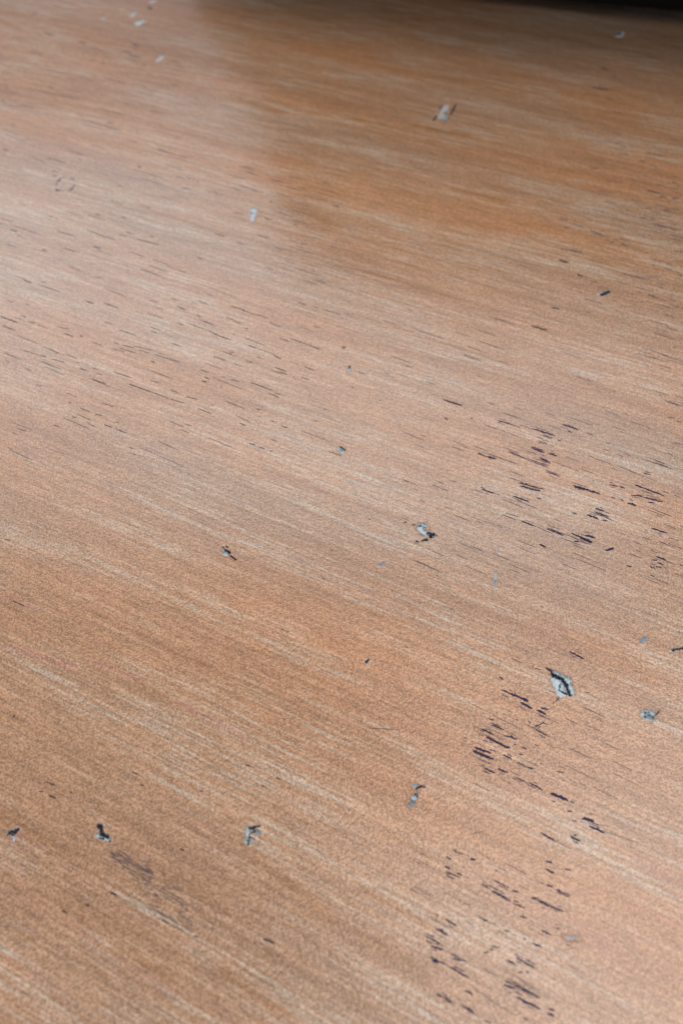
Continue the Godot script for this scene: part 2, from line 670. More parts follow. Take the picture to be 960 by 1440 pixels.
func ink_streaks() -> Array:
	var out := []
	out.append_array([
		[28.06, -105.39, 30.40, -104.29, 0.20, 0], [33.86, -103.32, 37.79, -101.42, 0.26, 0], [35.17, -101.73, 37.22, -100.66, 0.32, 0], [34.26, -100.16, 36.11, -99.36, 0.32, 0],
		[32.73, -98.80, 35.22, -97.40, 0.43, 0], [35.76, -97.21, 37.16, -96.49, 0.25, 0], [28.83, -97.58, 31.84, -95.77, 0.18, 0], [31.64, -95.89, 35.63, -93.81, 0.36, 0],
		[33.86, -96.19, 35.88, -94.81, 0.30, 0], [34.44, -93.11, 36.99, -91.77, 0.30, 0], [39.43, -104.42, 42.08, -102.94, 0.26, 0], [40.02, -102.68, 40.83, -102.24, 0.20, 0],
		[37.85, -100.48, 38.44, -100.04, 0.31, 0], [25.21, -96.49, 26.42, -95.71, 0.18, 0], [38.53, -89.78, 42.76, -87.82, 0.29, 0], [38.67, -89.38, 40.84, -88.65, 0.17, 0],
		[42.04, -90.91, 42.42, -90.69, 0.24, 0], [43.57, -90.12, 43.79, -89.95, 0.23, 0], [44.66, -89.89, 46.05, -89.49, 0.18, 0], [46.26, -89.49, 47.20, -89.04, 0.24, 0],
		[49.00, -89.89, 50.15, -89.10, 0.35, 0], [49.80, -89.38, 53.28, -87.37, 0.24, 0], [47.70, -87.54, 49.71, -87.26, 0.17, 0], [49.67, -87.10, 52.73, -86.06, 0.23, 0],
		[50.25, -86.06, 51.23, -85.84, 0.28, 0], [44.35, -87.10, 45.05, -86.88, 0.29, 0], [45.76, -86.71, 46.25, -86.27, 0.22, 0], [46.82, -85.89, 48.20, -85.24, 0.34, 0],
		[29.55, -90.29, 33.74, -88.82, 0.17, 0], [29.67, -89.66, 33.04, -88.37, 0.29, 0], [30.85, -87.71, 31.29, -87.54, 0.23, 0], [32.12, -86.99, 32.91, -86.71, 0.28, 0],
		[23.27, -88.82, 25.26, -87.93, 0.17, 0], [28.31, -87.37, 30.82, -86.06, 0.22, 0], [27.66, -86.60, 28.01, -86.44, 0.22, 0], [41.29, -84.70, 42.61, -84.11, 0.34, 0],
		[40.72, -83.90, 43.61, -82.52, 0.33, 0], [39.68, -83.42, 41.44, -82.41, 0.28, 0], [41.92, -82.20, 42.85, -81.99, 0.33, 0], [37.34, -83.74, 38.18, -83.47, 0.33, 0],
		[37.97, -86.71, 38.27, -86.55, 0.23, 0], [28.79, -82.05, 30.86, -80.95, 0.21, 0], [32.43, -80.69, 35.35, -79.05, 0.32, 0], [36.45, -79.56, 39.47, -77.69, 0.26, 0],
		[38.57, -79.15, 40.12, -78.54, 0.32, 0], [36.55, -77.94, 37.42, -77.74, 0.26, 0], [37.63, -78.44, 39.44, -77.53, 0.21, 0], [31.08, -77.28, 31.99, -76.79, 0.26, 0],
		[41.11, -76.04, 42.62, -76.64, 0.40, 0], [49.31, -80.59, 51.83, -79.46, 0.22, 0], [48.22, -80.23, 48.61, -80.02, 0.33, 0], [50.36, -79.00, 50.72, -78.85, 0.27, 0],
		[48.89, -78.90, 49.18, -78.74, 0.27, 0], [51.52, -78.54, 51.83, -78.39, 0.22, 0], [48.69, -74.91, 50.19, -74.19, 0.21, 0], [47.96, -74.33, 48.75, -74.04, 0.36, 0],
		[48.60, -73.75, 49.64, -73.27, 0.15, 0], [47.24, -72.98, 47.93, -72.65, 0.25, 0], [48.21, -72.98, 49.13, -72.79, 0.20, 0], [43.98, -73.13, 44.59, -72.89, 0.20, 0],
		[51.99, -73.37, 52.48, -73.03, 0.21, 0], [47.02, -71.32, 47.54, -71.09, 0.20, 0], [50.99, -92.58, 52.14, -92.06, 0.18, 0], [28.52, -55.32, 29.25, -54.87, 0.22, 0],
		[32.24, -58.08, 33.11, -57.61, 0.26, 0], [32.92, -57.61, 34.15, -56.94, 0.20, 0], [21.78, -54.12, 22.38, -53.62, 0.21, 0], [23.97, -53.18, 24.13, -53.00, 0.12, 0],
		[21.85, -52.15, 23.40, -51.34, 0.15, 0], [23.03, -51.55, 24.14, -51.00, 0.24, 0], [24.02, -51.06, 25.36, -50.40, 0.30, 0], [24.17, -50.29, 25.72, -49.30, 0.24, 0],
		[26.78, -49.49, 27.90, -49.16, 0.26, 0], [26.21, -49.16, 27.39, -48.46, 0.26, 0], [19.58, -47.90, 20.32, -47.60, 0.26, 0], [19.86, -47.00, 21.50, -46.23, 0.14, 0],
		[24.81, -47.60, 25.19, -47.21, 0.23, 0], [18.47, -46.45, 19.95, -45.64, 0.17, 0], [18.90, -45.29, 20.33, -44.57, 0.22, 0], [20.08, -44.62, 21.98, -43.70, 0.25, 0],
		[16.07, -45.18, 16.36, -45.05, 0.14, 0], [16.99, -44.70, 17.30, -44.57, 0.14, 0], [17.23, -43.91, 19.46, -42.99, 0.22, 0], [17.00, -43.38, 19.66, -42.21, 0.27, 0],
		[19.20, -43.59, 20.09, -43.25, 0.11, 0], [20.86, -42.86, 22.02, -42.21, 0.16, 0], [22.43, -44.25, 22.92, -44.17, 0.22, 0], [23.39, -43.91, 24.14, -43.59, 0.16, 0],
		[23.00, -42.99, 23.53, -42.81, 0.19, 0], [21.33, -45.50, 22.31, -45.24, 0.11, 0], [22.08, -45.45, 23.02, -44.92, 0.17, 0], [22.38, -45.77, 22.62, -45.67, 0.11, 0],
		[22.60, -41.88, 23.73, -41.14, 0.11, 0], [23.74, -41.19, 24.56, -40.94, 0.21, 0], [25.56, -46.59, 26.97, -47.41, 0.10, 0], [25.64, -46.31, 27.04, -45.50, 0.14, 0],
		[26.69, -47.27, 27.54, -47.00, 0.09, 0], [26.12, -45.29, 26.48, -45.18, 0.11, 0], [25.21, -44.30, 25.66, -43.99, 0.14, 0], [18.17, -41.14, 19.64, -40.43, 0.16, 0],
		[19.88, -40.99, 21.29, -40.43, 0.18, 0], [26.92, -55.44, 27.91, -55.20, 0.09, 0], [21.84, -39.95, 23.63, -39.10, 0.10, 0], [23.65, -39.22, 25.40, -38.19, 0.15, 0],
		[26.12, -37.81, 28.30, -36.91, 0.29, 0], [28.39, -36.78, 29.02, -36.62, 0.09, 0], [27.84, -35.59, 28.55, -35.50, 0.13, 0], [28.20, -34.54, 28.92, -34.28, 0.07, 0],
		[29.55, -34.76, 31.00, -34.33, 0.27, 0], [30.14, -33.83, 32.01, -32.90, 0.21, 0], [24.14, -33.04, 25.01, -32.45, 0.16, 0], [24.81, -32.52, 25.80, -32.03, 0.16, 0],
		[27.69, -32.58, 28.84, -31.95, 0.20, 0], [24.24, -29.67, 25.08, -29.43, 0.13, 0], [24.08, -28.72, 25.12, -28.28, 0.17, 0], [26.40, -28.76, 27.11, -28.62, 0.17, 0],
		[15.27, -29.93, 15.99, -29.79, 0.17, 0], [16.31, -30.71, 16.53, -30.65, 0.11, 0], [18.09, -28.72, 18.38, -28.52, 0.09, 0], [17.73, -27.53, 18.34, -27.38, 0.08, 0],
		[22.94, -42.97, 23.50, -42.85, 0.15, 0], [13.44, -30.79, 14.68, -30.38, 0.08, 0], [14.99, -30.30, 15.29, -30.18, 0.11, 0], [15.38, -29.97, 16.00, -29.83, 0.19, 0],
		[16.31, -30.73, 16.58, -30.65, 0.11, 0], [12.43, -30.18, 13.13, -29.79, 0.11, 0], [12.19, -29.12, 12.90, -28.76, 0.15, 0], [12.29, -28.52, 13.90, -27.79, 0.14, 0],
		[13.53, -28.32, 14.24, -28.07, 0.14, 0], [18.08, -28.68, 18.38, -28.56, 0.15, 0], [23.22, -27.24, 23.62, -27.14, 0.16, 0], [23.91, -27.04, 24.69, -26.75, 0.19, 0],
		[24.85, -26.46, 26.60, -25.82, 0.10, 0], [17.74, -27.57, 19.60, -26.65, 0.12, 0], [19.77, -26.36, 20.57, -26.23, 0.18, 0], [16.23, -27.14, 17.40, -26.46, 0.10, 0],
		[17.40, -26.46, 19.51, -25.21, 0.17, 0], [19.69, -25.02, 21.09, -24.51, 0.12, 0], [21.83, -25.63, 23.00, -25.25, 0.08, 0], [22.61, -25.34, 24.13, -24.64, 0.18, 0],
		[23.94, -24.73, 25.47, -24.11, 0.12, 0], [20.31, -23.66, 21.10, -23.48, 0.12, 0], [22.52, -22.22, 23.64, -21.68, 0.16, 0], [24.24, -22.87, 24.51, -22.68, 0.12, 0],
		[24.22, -22.41, 24.70, -22.28, 0.12, 0], [21.31, -20.90, 22.39, -20.42, 0.13, 0], [20.34, -21.35, 20.77, -21.28, 0.11, 0], [16.01, -23.33, 16.70, -23.14, 0.13, 0],
		[18.29, -22.19, 19.08, -22.04, 0.07, 0], [11.75, -23.33, 13.10, -22.55, 0.12, 0], [10.57, -22.41, 12.01, -21.62, 0.13, 0], [9.41, -21.62, 11.05, -20.83, 0.13, 0],
		[10.02, -21.68, 10.50, -21.50, 0.09, 0], [9.94, -20.60, 11.39, -20.15, 0.17, 0], [9.94, -19.18, 10.70, -18.83, 0.17, 0], [12.15, -19.80, 12.63, -19.62, 0.09, 0],
		[12.43, -19.53, 13.85, -19.01, 0.09, 0], [10.78, -23.81, 11.04, -23.74, 0.12, 0], [13.67, -22.22, 13.91, -22.13, 0.08, 0], [9.76, -19.53, 11.76, -18.63, 0.11, 0],
		[11.76, -18.63, 13.99, -17.42, 0.13, 0], [13.29, -16.27, 14.22, -15.90, 0.14, 0], [10.18, -15.94, 10.84, -15.69, 0.14, 0], [10.84, -15.77, 11.94, -15.11, 0.11, 0],
		[12.77, -14.86, 14.66, -13.80, 0.07, 0], [15.09, -13.48, 15.82, -13.24, 0.08, 0], [15.82, -19.89, 16.42, -19.98, 0.14, 0], [16.42, -20.28, 16.95, -20.19, 0.11, 0],
		[16.70, -20.60, 17.67, -20.42, 0.07, 0], [18.20, -19.18, 19.22, -18.75, 0.15, 0], [19.22, -19.45, 21.33, -18.40, 0.11, 0], [19.31, -18.00, 19.89, -17.97, 0.12, 0],
		[20.11, -18.14, 20.57, -17.93, 0.09, 0], [17.75, -17.20, 18.57, -16.86, 0.11, 0], [17.60, -16.83, 18.89, -16.36, 0.16, 0], [18.57, -16.86, 21.45, -15.52, 0.15, 0],
		[18.80, -15.69, 21.28, -14.45, 0.18, 0], [18.67, -16.19, 19.57, -15.77, 0.09, 0], [22.07, -14.61, 22.79, -14.37, 0.14, 0], [21.89, -14.13, 22.71, -13.88, 0.15, 0],
	])
	out.append_array([
		[19.28, -13.72, 19.81, -13.48, 0.09, 0], [18.97, -14.21, 19.24, -14.09, 0.09, 0], [22.92, -17.40, 23.29, -17.28, 0.07, 0], [-47.65, -108.69, -45.50, -107.61, 0.18, 1],
		[-47.82, -107.00, -44.88, -105.39, 0.17, 1], [-48.56, -106.40, -47.78, -105.99, 0.21, 1], [-44.51, -107.00, -43.21, -106.60, 0.19, 1], [-42.44, -104.35, -40.73, -103.51, 0.21, 1],
		[-40.17, -103.27, -37.91, -102.05, 0.21, 1], [-40.50, -105.09, -39.75, -104.75, 0.18, 1], [-16.18, -99.65, -14.96, -99.08, 0.22, 1], [-14.44, -98.80, -13.22, -98.10, 0.21, 1],
		[-12.54, -97.86, -11.86, -97.63, 0.22, 1], [81.57, -190.65, 82.81, -190.01, 0.50, 1], [75.80, -177.56, 77.87, -176.60, 0.46, 1], [69.80, -174.27, 71.19, -173.70, 0.45, 1],
		[76.64, -171.20, 77.45, -170.71, 0.51, 1], [74.28, -160.19, 76.01, -159.21, 0.47, 1], [73.25, -156.32, 75.05, -155.69, 0.27, 1], [72.64, -150.71, 73.56, -150.23, 0.45, 1],
		[72.02, -173.19, 73.05, -172.76, 0.37, 1], [82.35, -189.05, 83.43, -188.57, 0.41, 1], [-70.28, -190.67, -69.96, -192.17, 0.75, 0], [-70.07, -191.90, -69.49, -192.88, 0.88, 0],
		[-67.66, -192.79, -66.04, -191.46, 0.69, 0], [-70.03, -187.28, -68.67, -186.42, 0.93, 0], [-66.93, -186.42, -66.10, -186.60, 1.05, 0], [-66.20, -186.68, -65.75, -188.23, 0.77, 0],
		[-69.65, -192.79, -68.73, -193.05, 0.37, 0], [-68.67, -186.42, -67.65, -186.17, 0.32, 0], [-65.79, -188.40, -65.83, -189.62, 0.19, 0], [-70.33, -190.32, -70.41, -189.09, 0.20, 0],
		[77.92, -260.01, 80.55, -257.61, 0.60, 1], [80.68, -254.08, 82.07, -253.34, 0.74, 1], [76.19, -201.63, 77.52, -200.85, 0.48, 1], [-19.44, -31.08, -18.77, -30.79, 0.20, 1],
		[-38.03, -38.12, -37.45, -37.94, 0.17, 1], [-36.65, -37.58, -35.57, -37.13, 0.21, 1], [-26.81, -40.60, -25.93, -40.23, 0.17, 1], [-25.41, -38.94, -24.79, -38.71, 0.17, 1],
		[-17.81, -38.17, -17.34, -37.99, 0.17, 1], [-10.11, -38.85, -9.65, -38.62, 0.18, 1], [-8.37, -39.86, -7.67, -39.54, 0.18, 1], [-34.21, -38.03, -33.72, -37.85, 0.13, 1],
		[-26.87, -26.17, -25.99, -25.86, 0.22, 1], [-29.51, -24.91, -28.96, -24.64, 0.18, 1], [-8.79, -21.32, -7.49, -20.88, 0.21, 1], [-32.03, -24.26, -31.35, -23.96, 0.18, 1],
		[-16.63, -21.68, -16.00, -21.46, 0.14, 1], [-37.41, -39.31, -35.94, -38.76, 0.13, 1], [-23.08, -29.73, -22.83, -29.45, 0.15, 1], [-1.67, -76.29, -1.22, -76.01, 0.33, 1],
		[-8.75, -61.86, -8.33, -61.68, 0.23, 1], [-7.91, -61.50, -7.50, -61.33, 0.23, 1], [-7.84, -47.93, -7.45, -47.72, 0.20, 1], [-12.34, -41.54, -11.59, -41.26, 0.18, 1],
		[-48.89, -66.66, -46.70, -65.72, 0.17, 1], [-43.96, -47.93, -43.62, -48.44, 0.22, 1], [-22.87, -44.92, -22.63, -45.21, 0.15, 1], [-36.83, -83.16, -36.60, -82.86, 0.17, 1],
		[-53.09, -78.34, -52.17, -78.05, 0.19, 1], [-2.97, -70.79, -2.59, -70.53, 0.19, 1], [31.02, -77.34, 32.02, -76.64, 0.36, 1], [43.77, -73.20, 44.51, -72.86, 0.29, 1],
		[47.03, -71.32, 47.61, -71.06, 0.28, 1], [14.36, -71.32, 14.78, -71.12, 0.26, 1], [16.01, -65.34, 16.35, -65.10, 0.25, 1], [29.46, -65.78, 29.79, -65.53, 0.26, 1],
		[9.12, -58.92, 9.51, -58.68, 0.17, 1], [7.01, -54.34, 7.25, -54.17, 0.22, 1], [16.14, -45.26, 16.44, -45.02, 0.20, 1], [8.67, -48.34, 8.95, -48.13, 0.15, 1],
		[3.77, -46.51, 7.53, -46.31, 0.10, 1], [41.02, -59.97, 41.28, -59.79, 0.25, 1], [7.80, -63.56, 8.10, -63.31, 0.18, 1], [4.30, -82.56, 4.70, -82.26, 0.21, 1],
		[50.75, -151.16, 51.87, -149.83, 1.08, 1], [43.33, -139.03, 44.84, -138.43, 1.11, 1], [18.66, -111.00, 22.10, -109.37, 0.28, 1], [18.45, -106.07, 19.17, -105.52, 0.26, 1],
		[23.06, -106.07, 23.66, -105.70, 0.27, 1], [6.87, -110.81, 7.32, -110.52, 0.27, 1], [23.38, -97.16, 26.28, -95.72, 0.25, 1], [23.38, -88.93, 25.03, -87.91, 0.23, 1],
		[47.80, -156.33, 49.95, -155.23, 0.83, 1], [37.67, -133.08, 41.65, -131.12, 0.70, 1],
	])
	return out

func open_pores() -> Array:
	var out := []
	out.append_array([
		[18.77, -110.74, 22.09, -109.11, 0.17, 1], [29.22, -107.37, 31.98, -105.92, 0.17, 1], [31.75, -104.29, 34.03, -103.00, 0.13, 1], [43.28, -102.24, 44.49, -101.61, 0.16, 1],
		[23.57, -97.33, 24.38, -96.85, 0.15, 1], [28.24, -91.49, 30.62, -90.34, 0.12, 1], [25.92, -83.36, 28.21, -82.20, 0.16, 1], [26.58, -83.68, 28.70, -82.83, 0.16, 1],
		[18.00, -90.91, 19.23, -90.51, 0.11, 1], [58.82, -106.25, 59.87, -105.92, 0.21, 1], [59.92, -105.26, 60.95, -104.87, 0.21, 1], [23.90, -56.94, 25.55, -56.17, 0.10, 1],
		[18.05, -45.64, 18.78, -45.37, 0.08, 1], [17.59, -41.44, 18.30, -41.19, 0.08, 1], [25.42, -41.70, 25.83, -41.60, 0.08, 1], [27.36, -40.68, 28.30, -40.43, 0.08, 1],
		[33.22, -51.84, 33.96, -51.60, 0.12, 1], [28.41, -49.92, 29.37, -50.91, 0.07, 1], [23.17, -47.76, 23.66, -47.60, 0.14, 1], [40.81, -55.02, 41.43, -54.78, 0.10, 1],
		[31.37, -34.00, 32.82, -33.64, 0.07, 2], [27.51, -40.72, 28.60, -40.42, 0.07, 2], [27.90, -39.68, 28.41, -39.40, 0.07, 2], [30.44, -38.44, 30.79, -38.30, 0.10, 2],
		[15.55, -32.73, 17.45, -33.21, 0.06, 2], [23.00, -34.11, 23.69, -33.68, 0.05, 2], [31.65, -33.26, 35.85, -31.78, 0.09, 2], [25.51, -41.73, 25.84, -41.61, 0.10, 2],
		[15.45, -23.79, 16.12, -23.37, 0.06, 1], [17.08, -22.96, 17.57, -22.85, 0.08, 1], [22.43, -20.38, 24.25, -19.45, 0.04, 1], [16.33, -29.53, 16.59, -29.45, 0.08, 1],
		[11.70, -30.46, 11.91, -30.38, 0.08, 1], [19.24, -21.77, 19.63, -21.68, 0.08, 1], [-69.72, -136.17, -65.40, -133.93, 0.31, 1], [-65.48, -136.50, -64.10, -135.72, 0.21, 1],
		[-68.27, -132.98, -65.33, -131.42, 0.25, 1], [-63.57, -134.38, -61.98, -133.49, 0.15, 1], [-61.35, -133.30, -58.72, -132.04, 0.16, 1], [-57.12, -132.67, -54.43, -131.86, 0.17, 1],
		[-55.48, -130.49, -53.14, -129.44, 0.27, 1], [-52.08, -129.87, -51.21, -129.38, 0.30, 1], [-49.33, -140.64, -45.79, -138.78, 0.22, 1], [-53.02, -141.11, -51.25, -140.24, 0.17, 1],
		[-48.11, -134.25, -45.96, -133.17, 0.16, 1], [-44.74, -131.73, -40.76, -129.87, 0.22, 1], [-38.74, -139.44, -36.59, -138.32, 0.17, 1], [-39.78, -137.14, -36.16, -135.34, 0.17, 1],
		[-33.23, -133.93, -31.56, -132.98, 0.16, 1], [-34.16, -139.44, -32.24, -138.45, 0.17, 1], [-38.31, -131.42, -36.63, -130.49, 0.16, 1], [-33.71, -127.44, -31.48, -126.36, 0.21, 1],
		[-44.98, -127.74, -43.70, -126.96, 0.15, 1], [-42.92, -126.84, -40.46, -125.77, 0.21, 1], [-43.49, -125.83, -40.04, -124.35, 0.21, 1], [-40.97, -126.54, -36.57, -124.94, 0.16, 1],
		[-39.64, -125.35, -37.20, -124.17, 0.21, 1], [-36.41, -123.88, -30.85, -121.45, 0.21, 1], [-35.75, -124.47, -34.91, -123.88, 0.14, 1], [-49.16, -127.74, -46.62, -126.36, 0.15, 1],
		[-44.59, -125.65, -42.15, -124.58, 0.16, 1], [-36.68, -121.96, -35.86, -121.45, 0.29, 1], [-62.86, -125.53, -57.17, -123.01, 0.15, 1], [-57.23, -125.65, -55.01, -124.17, 0.19, 1],
		[-55.96, -122.60, -53.10, -121.45, 0.15, 1], [-56.72, -120.31, -52.47, -117.78, 0.14, 1], [-49.98, -119.85, -48.34, -119.01, 0.24, 1], [-47.61, -119.97, -46.40, -119.40, 0.15, 1],
		[-46.76, -118.45, -45.17, -117.78, 0.15, 1], [-47.34, -116.78, -43.96, -115.25, 0.19, 1], [-50.90, -121.56, -50.28, -121.28, 0.15, 1], [-43.33, -118.73, -39.55, -116.95, 0.19, 1],
		[-39.79, -115.14, -36.69, -113.79, 0.19, 1], [-36.69, -113.79, -31.66, -111.13, 0.19, 1], [-31.66, -111.13, -28.67, -109.93, 0.19, 1], [-35.99, -116.23, -34.07, -115.52, 0.15, 1],
		[-31.85, -113.79, -30.07, -112.56, 0.18, 1], [-44.05, -110.08, -41.37, -108.89, 0.18, 1], [-45.65, -104.90, -43.67, -103.61, 0.12, 1], [-57.12, -115.14, -55.88, -114.49, 0.18, 1],
		[-51.54, -104.25, -50.22, -103.76, 0.18, 1], [-59.14, -105.00, -54.83, -102.92, 0.08, 1], [-57.69, -103.41, -55.75, -102.53, 0.13, 1], [-35.52, -142.12, -33.80, -141.31, 0.18, 1],
		[-22.93, -139.64, -19.61, -137.99, 0.24, 1], [-34.07, -139.44, -31.70, -137.99, 0.17, 1], [-29.54, -136.50, -28.46, -135.66, 0.16, 1], [-23.57, -135.85, -20.25, -133.61, 0.16, 1],
		[-19.37, -132.23, -18.56, -131.86, 0.23, 1], [-25.77, -130.49, -21.93, -128.35, 0.27, 1], [-21.71, -130.18, -21.10, -129.87, 0.22, 1], [-18.37, -126.72, -16.61, -125.83, 0.32, 1],
		[-16.22, -125.65, -13.11, -123.88, 0.16, 1], [-13.29, -123.76, -11.54, -122.43, 0.25, 1], [-12.43, -129.08, -10.28, -127.86, 0.22, 1], [-10.13, -128.83, -6.63, -126.84, 0.22, 1],
		[-6.83, -126.96, -4.15, -125.47, 0.22, 1], [-21.98, -124.76, -20.82, -124.35, 0.22, 1], [-21.94, -124.29, -21.15, -123.76, 0.20, 1], [-18.59, -122.14, -17.04, -121.28, 0.15, 1],
		[-12.72, -120.14, -10.45, -118.73, 0.25, 1], [-13.40, -119.18, -11.15, -118.06, 0.15, 1], [-7.19, -120.31, -5.14, -119.12, 0.21, 1], [-7.65, -117.33, -5.99, -116.40, 0.20, 1],
		[-9.26, -117.39, -8.81, -117.11, 0.25, 1], [-33.62, -127.44, -31.80, -126.54, 0.21, 1], [-26.82, -119.29, -25.08, -118.45, 0.20, 1], [-26.29, -116.23, -25.27, -115.79, 0.30, 1],
		[-25.87, -117.33, -24.88, -116.62, 0.28, 1], [-20.89, -116.67, -19.19, -115.85, 0.20, 1], [-17.19, -115.79, -12.72, -113.36, 0.24, 1], [-13.58, -112.72, -11.37, -111.39, 0.19, 1],
		[-12.33, -112.72, -11.05, -112.19, 0.15, 1], [-28.65, -111.82, -26.40, -110.87, 0.19, 1], [-23.97, -109.67, -23.23, -109.25, 0.18, 1], [-26.14, -108.53, -23.35, -107.00, 0.18, 1],
		[-18.28, -104.75, -17.02, -104.00, 0.22, 1], [-10.83, -104.00, -9.60, -103.41, 0.18, 1], [-12.62, -105.24, -11.91, -105.00, 0.19, 1], [-15.43, -108.38, -14.70, -108.02, 0.19, 1],
		[-15.12, -106.50, -14.59, -106.25, 0.19, 1], [-28.08, -104.50, -26.64, -103.91, 0.14, 1], [-22.59, -117.33, -21.83, -117.00, 0.15, 1], [-5.02, -105.59, -4.14, -105.00, 0.14, 1],
		[-22.69, -114.60, -22.23, -114.33, 0.19, 1], [-16.83, -110.87, -16.54, -110.71, 0.19, 1], [-9.02, -140.91, -7.18, -139.71, 0.18, 1], [-5.78, -139.44, -4.77, -138.78, 0.18, 1],
		[-14.42, -133.74, -12.21, -132.48, 0.17, 1], [-5.44, -132.98, -4.26, -132.04, 0.16, 1], [50.80, -173.91, 53.02, -172.48, 0.70, 2], [51.06, -170.01, 52.67, -169.52, 0.64, 2],
		[57.19, -168.61, 59.55, -166.41, 0.52, 2], [49.99, -160.85, 53.69, -159.21, 0.73, 2], [48.92, -160.98, 50.06, -160.19, 0.32, 2], [47.78, -156.51, 50.03, -155.05, 0.44, 2],
		[50.65, -150.71, 52.29, -150.10, 0.87, 2], [61.66, -164.98, 62.67, -164.51, 0.42, 2], [63.00, -163.50, 64.09, -161.83, 0.46, 2], [63.05, -168.82, 64.13, -168.61, 0.43, 2],
		[53.02, -171.41, 55.92, -169.80, 0.35, 2], [61.74, -144.74, 63.29, -144.05, 0.24, 2], [76.84, -183.96, 78.62, -183.19, 0.88, 2], [79.60, -183.19, 80.87, -182.05, 0.90, 2],
		[81.35, -180.91, 81.83, -180.54, 0.91, 2], [75.70, -169.10, 77.36, -168.26, 0.80, 2], [43.24, -139.03, 44.99, -138.48, 0.63, 2], [70.42, -180.16, 71.02, -179.41, 0.48, 2],
		[64.14, -143.29, 65.97, -142.43, 0.24, 2], [65.29, -191.05, 66.82, -190.65, 0.41, 2], [-104.64, -301.30, -103.32, -305.71, 0.51, 2], [-97.28, -288.00, -92.54, -284.99, 1.01, 2],
		[-84.55, -279.83, -80.00, -278.38, 1.04, 2], [-67.12, -279.10, -63.43, -275.51, 1.14, 2], [-66.28, -269.21, -61.53, -267.15, 1.07, 2], [-76.84, -265.38, -75.36, -264.84, 0.95, 2],
		[-74.01, -263.50, -71.68, -262.70, 1.07, 2], [-88.07, -263.10, -86.56, -262.43, 0.89, 2], [-94.40, -270.17, -92.86, -269.48, 0.80, 2], [-78.93, -253.34, -76.42, -252.70, 0.59, 2],
		[-85.80, -246.49, -83.30, -244.66, 0.52, 2], [-91.73, -245.27, -74.57, -237.55, 0.50, 2], [-79.03, -244.06, -75.56, -242.26, 0.49, 2], [-55.62, -242.98, -54.40, -242.38, 0.82, 2],
		[-85.34, -228.70, -84.24, -228.26, 0.66, 2], [-72.98, -227.59, -71.35, -226.83, 0.74, 2], [-53.74, -230.70, -48.95, -228.48, 0.67, 2], [-64.24, -223.04, -62.16, -222.29, 0.67, 2],
		[-91.93, -234.09, -85.85, -231.82, 0.49, 2], [-60.67, -261.77, -59.22, -261.11, 0.80, 2], [-71.59, -274.09, -69.66, -272.68, 0.62, 2], [-98.70, -253.97, -98.07, -253.59, 0.57, 2],
		[-65.39, -168.20, -60.62, -165.95, 0.25, 1], [-58.10, -175.80, -56.51, -175.16, 0.35, 1], [-55.77, -161.92, -53.79, -160.99, 0.31, 1], [-62.40, -161.20, -58.64, -159.42, 0.24, 1],
		[-67.01, -160.49, -65.50, -159.99, 0.32, 1], [-46.45, -164.84, -41.06, -162.50, 0.26, 1], [-88.32, -207.70, -86.75, -207.02, 0.49, 1], [-76.21, -168.96, -74.28, -167.82, 0.29, 1],
	])
	out.append_array([
		[-51.58, -198.96, -50.84, -197.76, 0.37, 1], [-72.40, -194.13, -70.96, -193.68, 0.40, 1], [-72.66, -196.20, -71.41, -195.66, 0.38, 1], [-79.40, -171.64, -78.47, -171.25, 0.59, 1],
		[-43.85, -166.33, -42.52, -165.58, 0.25, 1], [-24.43, -198.91, -22.29, -197.53, 0.35, 2], [-28.43, -194.46, -23.57, -192.12, 0.36, 2], [-24.02, -195.82, -20.70, -193.79, 0.29, 2],
		[-18.61, -192.45, -13.18, -189.81, 0.66, 2], [-13.80, -188.83, -10.10, -186.25, 0.44, 2], [-4.96, -190.80, -2.30, -189.36, 0.65, 2], [-2.23, -179.68, -0.32, -178.46, 0.65, 2],
		[-12.66, -177.56, -6.91, -175.16, 0.34, 2], [-18.31, -174.27, -16.19, -172.80, 0.64, 2], [-19.78, -175.16, -18.17, -174.57, 0.28, 2], [-19.52, -166.79, -16.37, -165.12, 0.35, 2],
		[-29.34, -167.35, -26.46, -165.95, 0.35, 2], [-25.53, -176.35, -23.28, -175.76, 0.34, 2], [-9.64, -163.19, -7.82, -162.65, 0.37, 2], [-11.14, -170.95, -9.92, -171.35, 0.34, 2],
		[-17.34, -181.84, -16.63, -180.60, 0.31, 2], [-19.87, -186.25, -19.03, -185.74, 0.39, 2], [72.83, -245.78, 78.45, -243.76, 1.65, 2], [75.58, -238.32, 77.81, -236.87, 0.57, 2],
		[76.15, -229.31, 77.66, -228.66, 0.47, 2], [78.86, -206.40, 83.92, -203.60, 0.49, 2],
	])
	return out

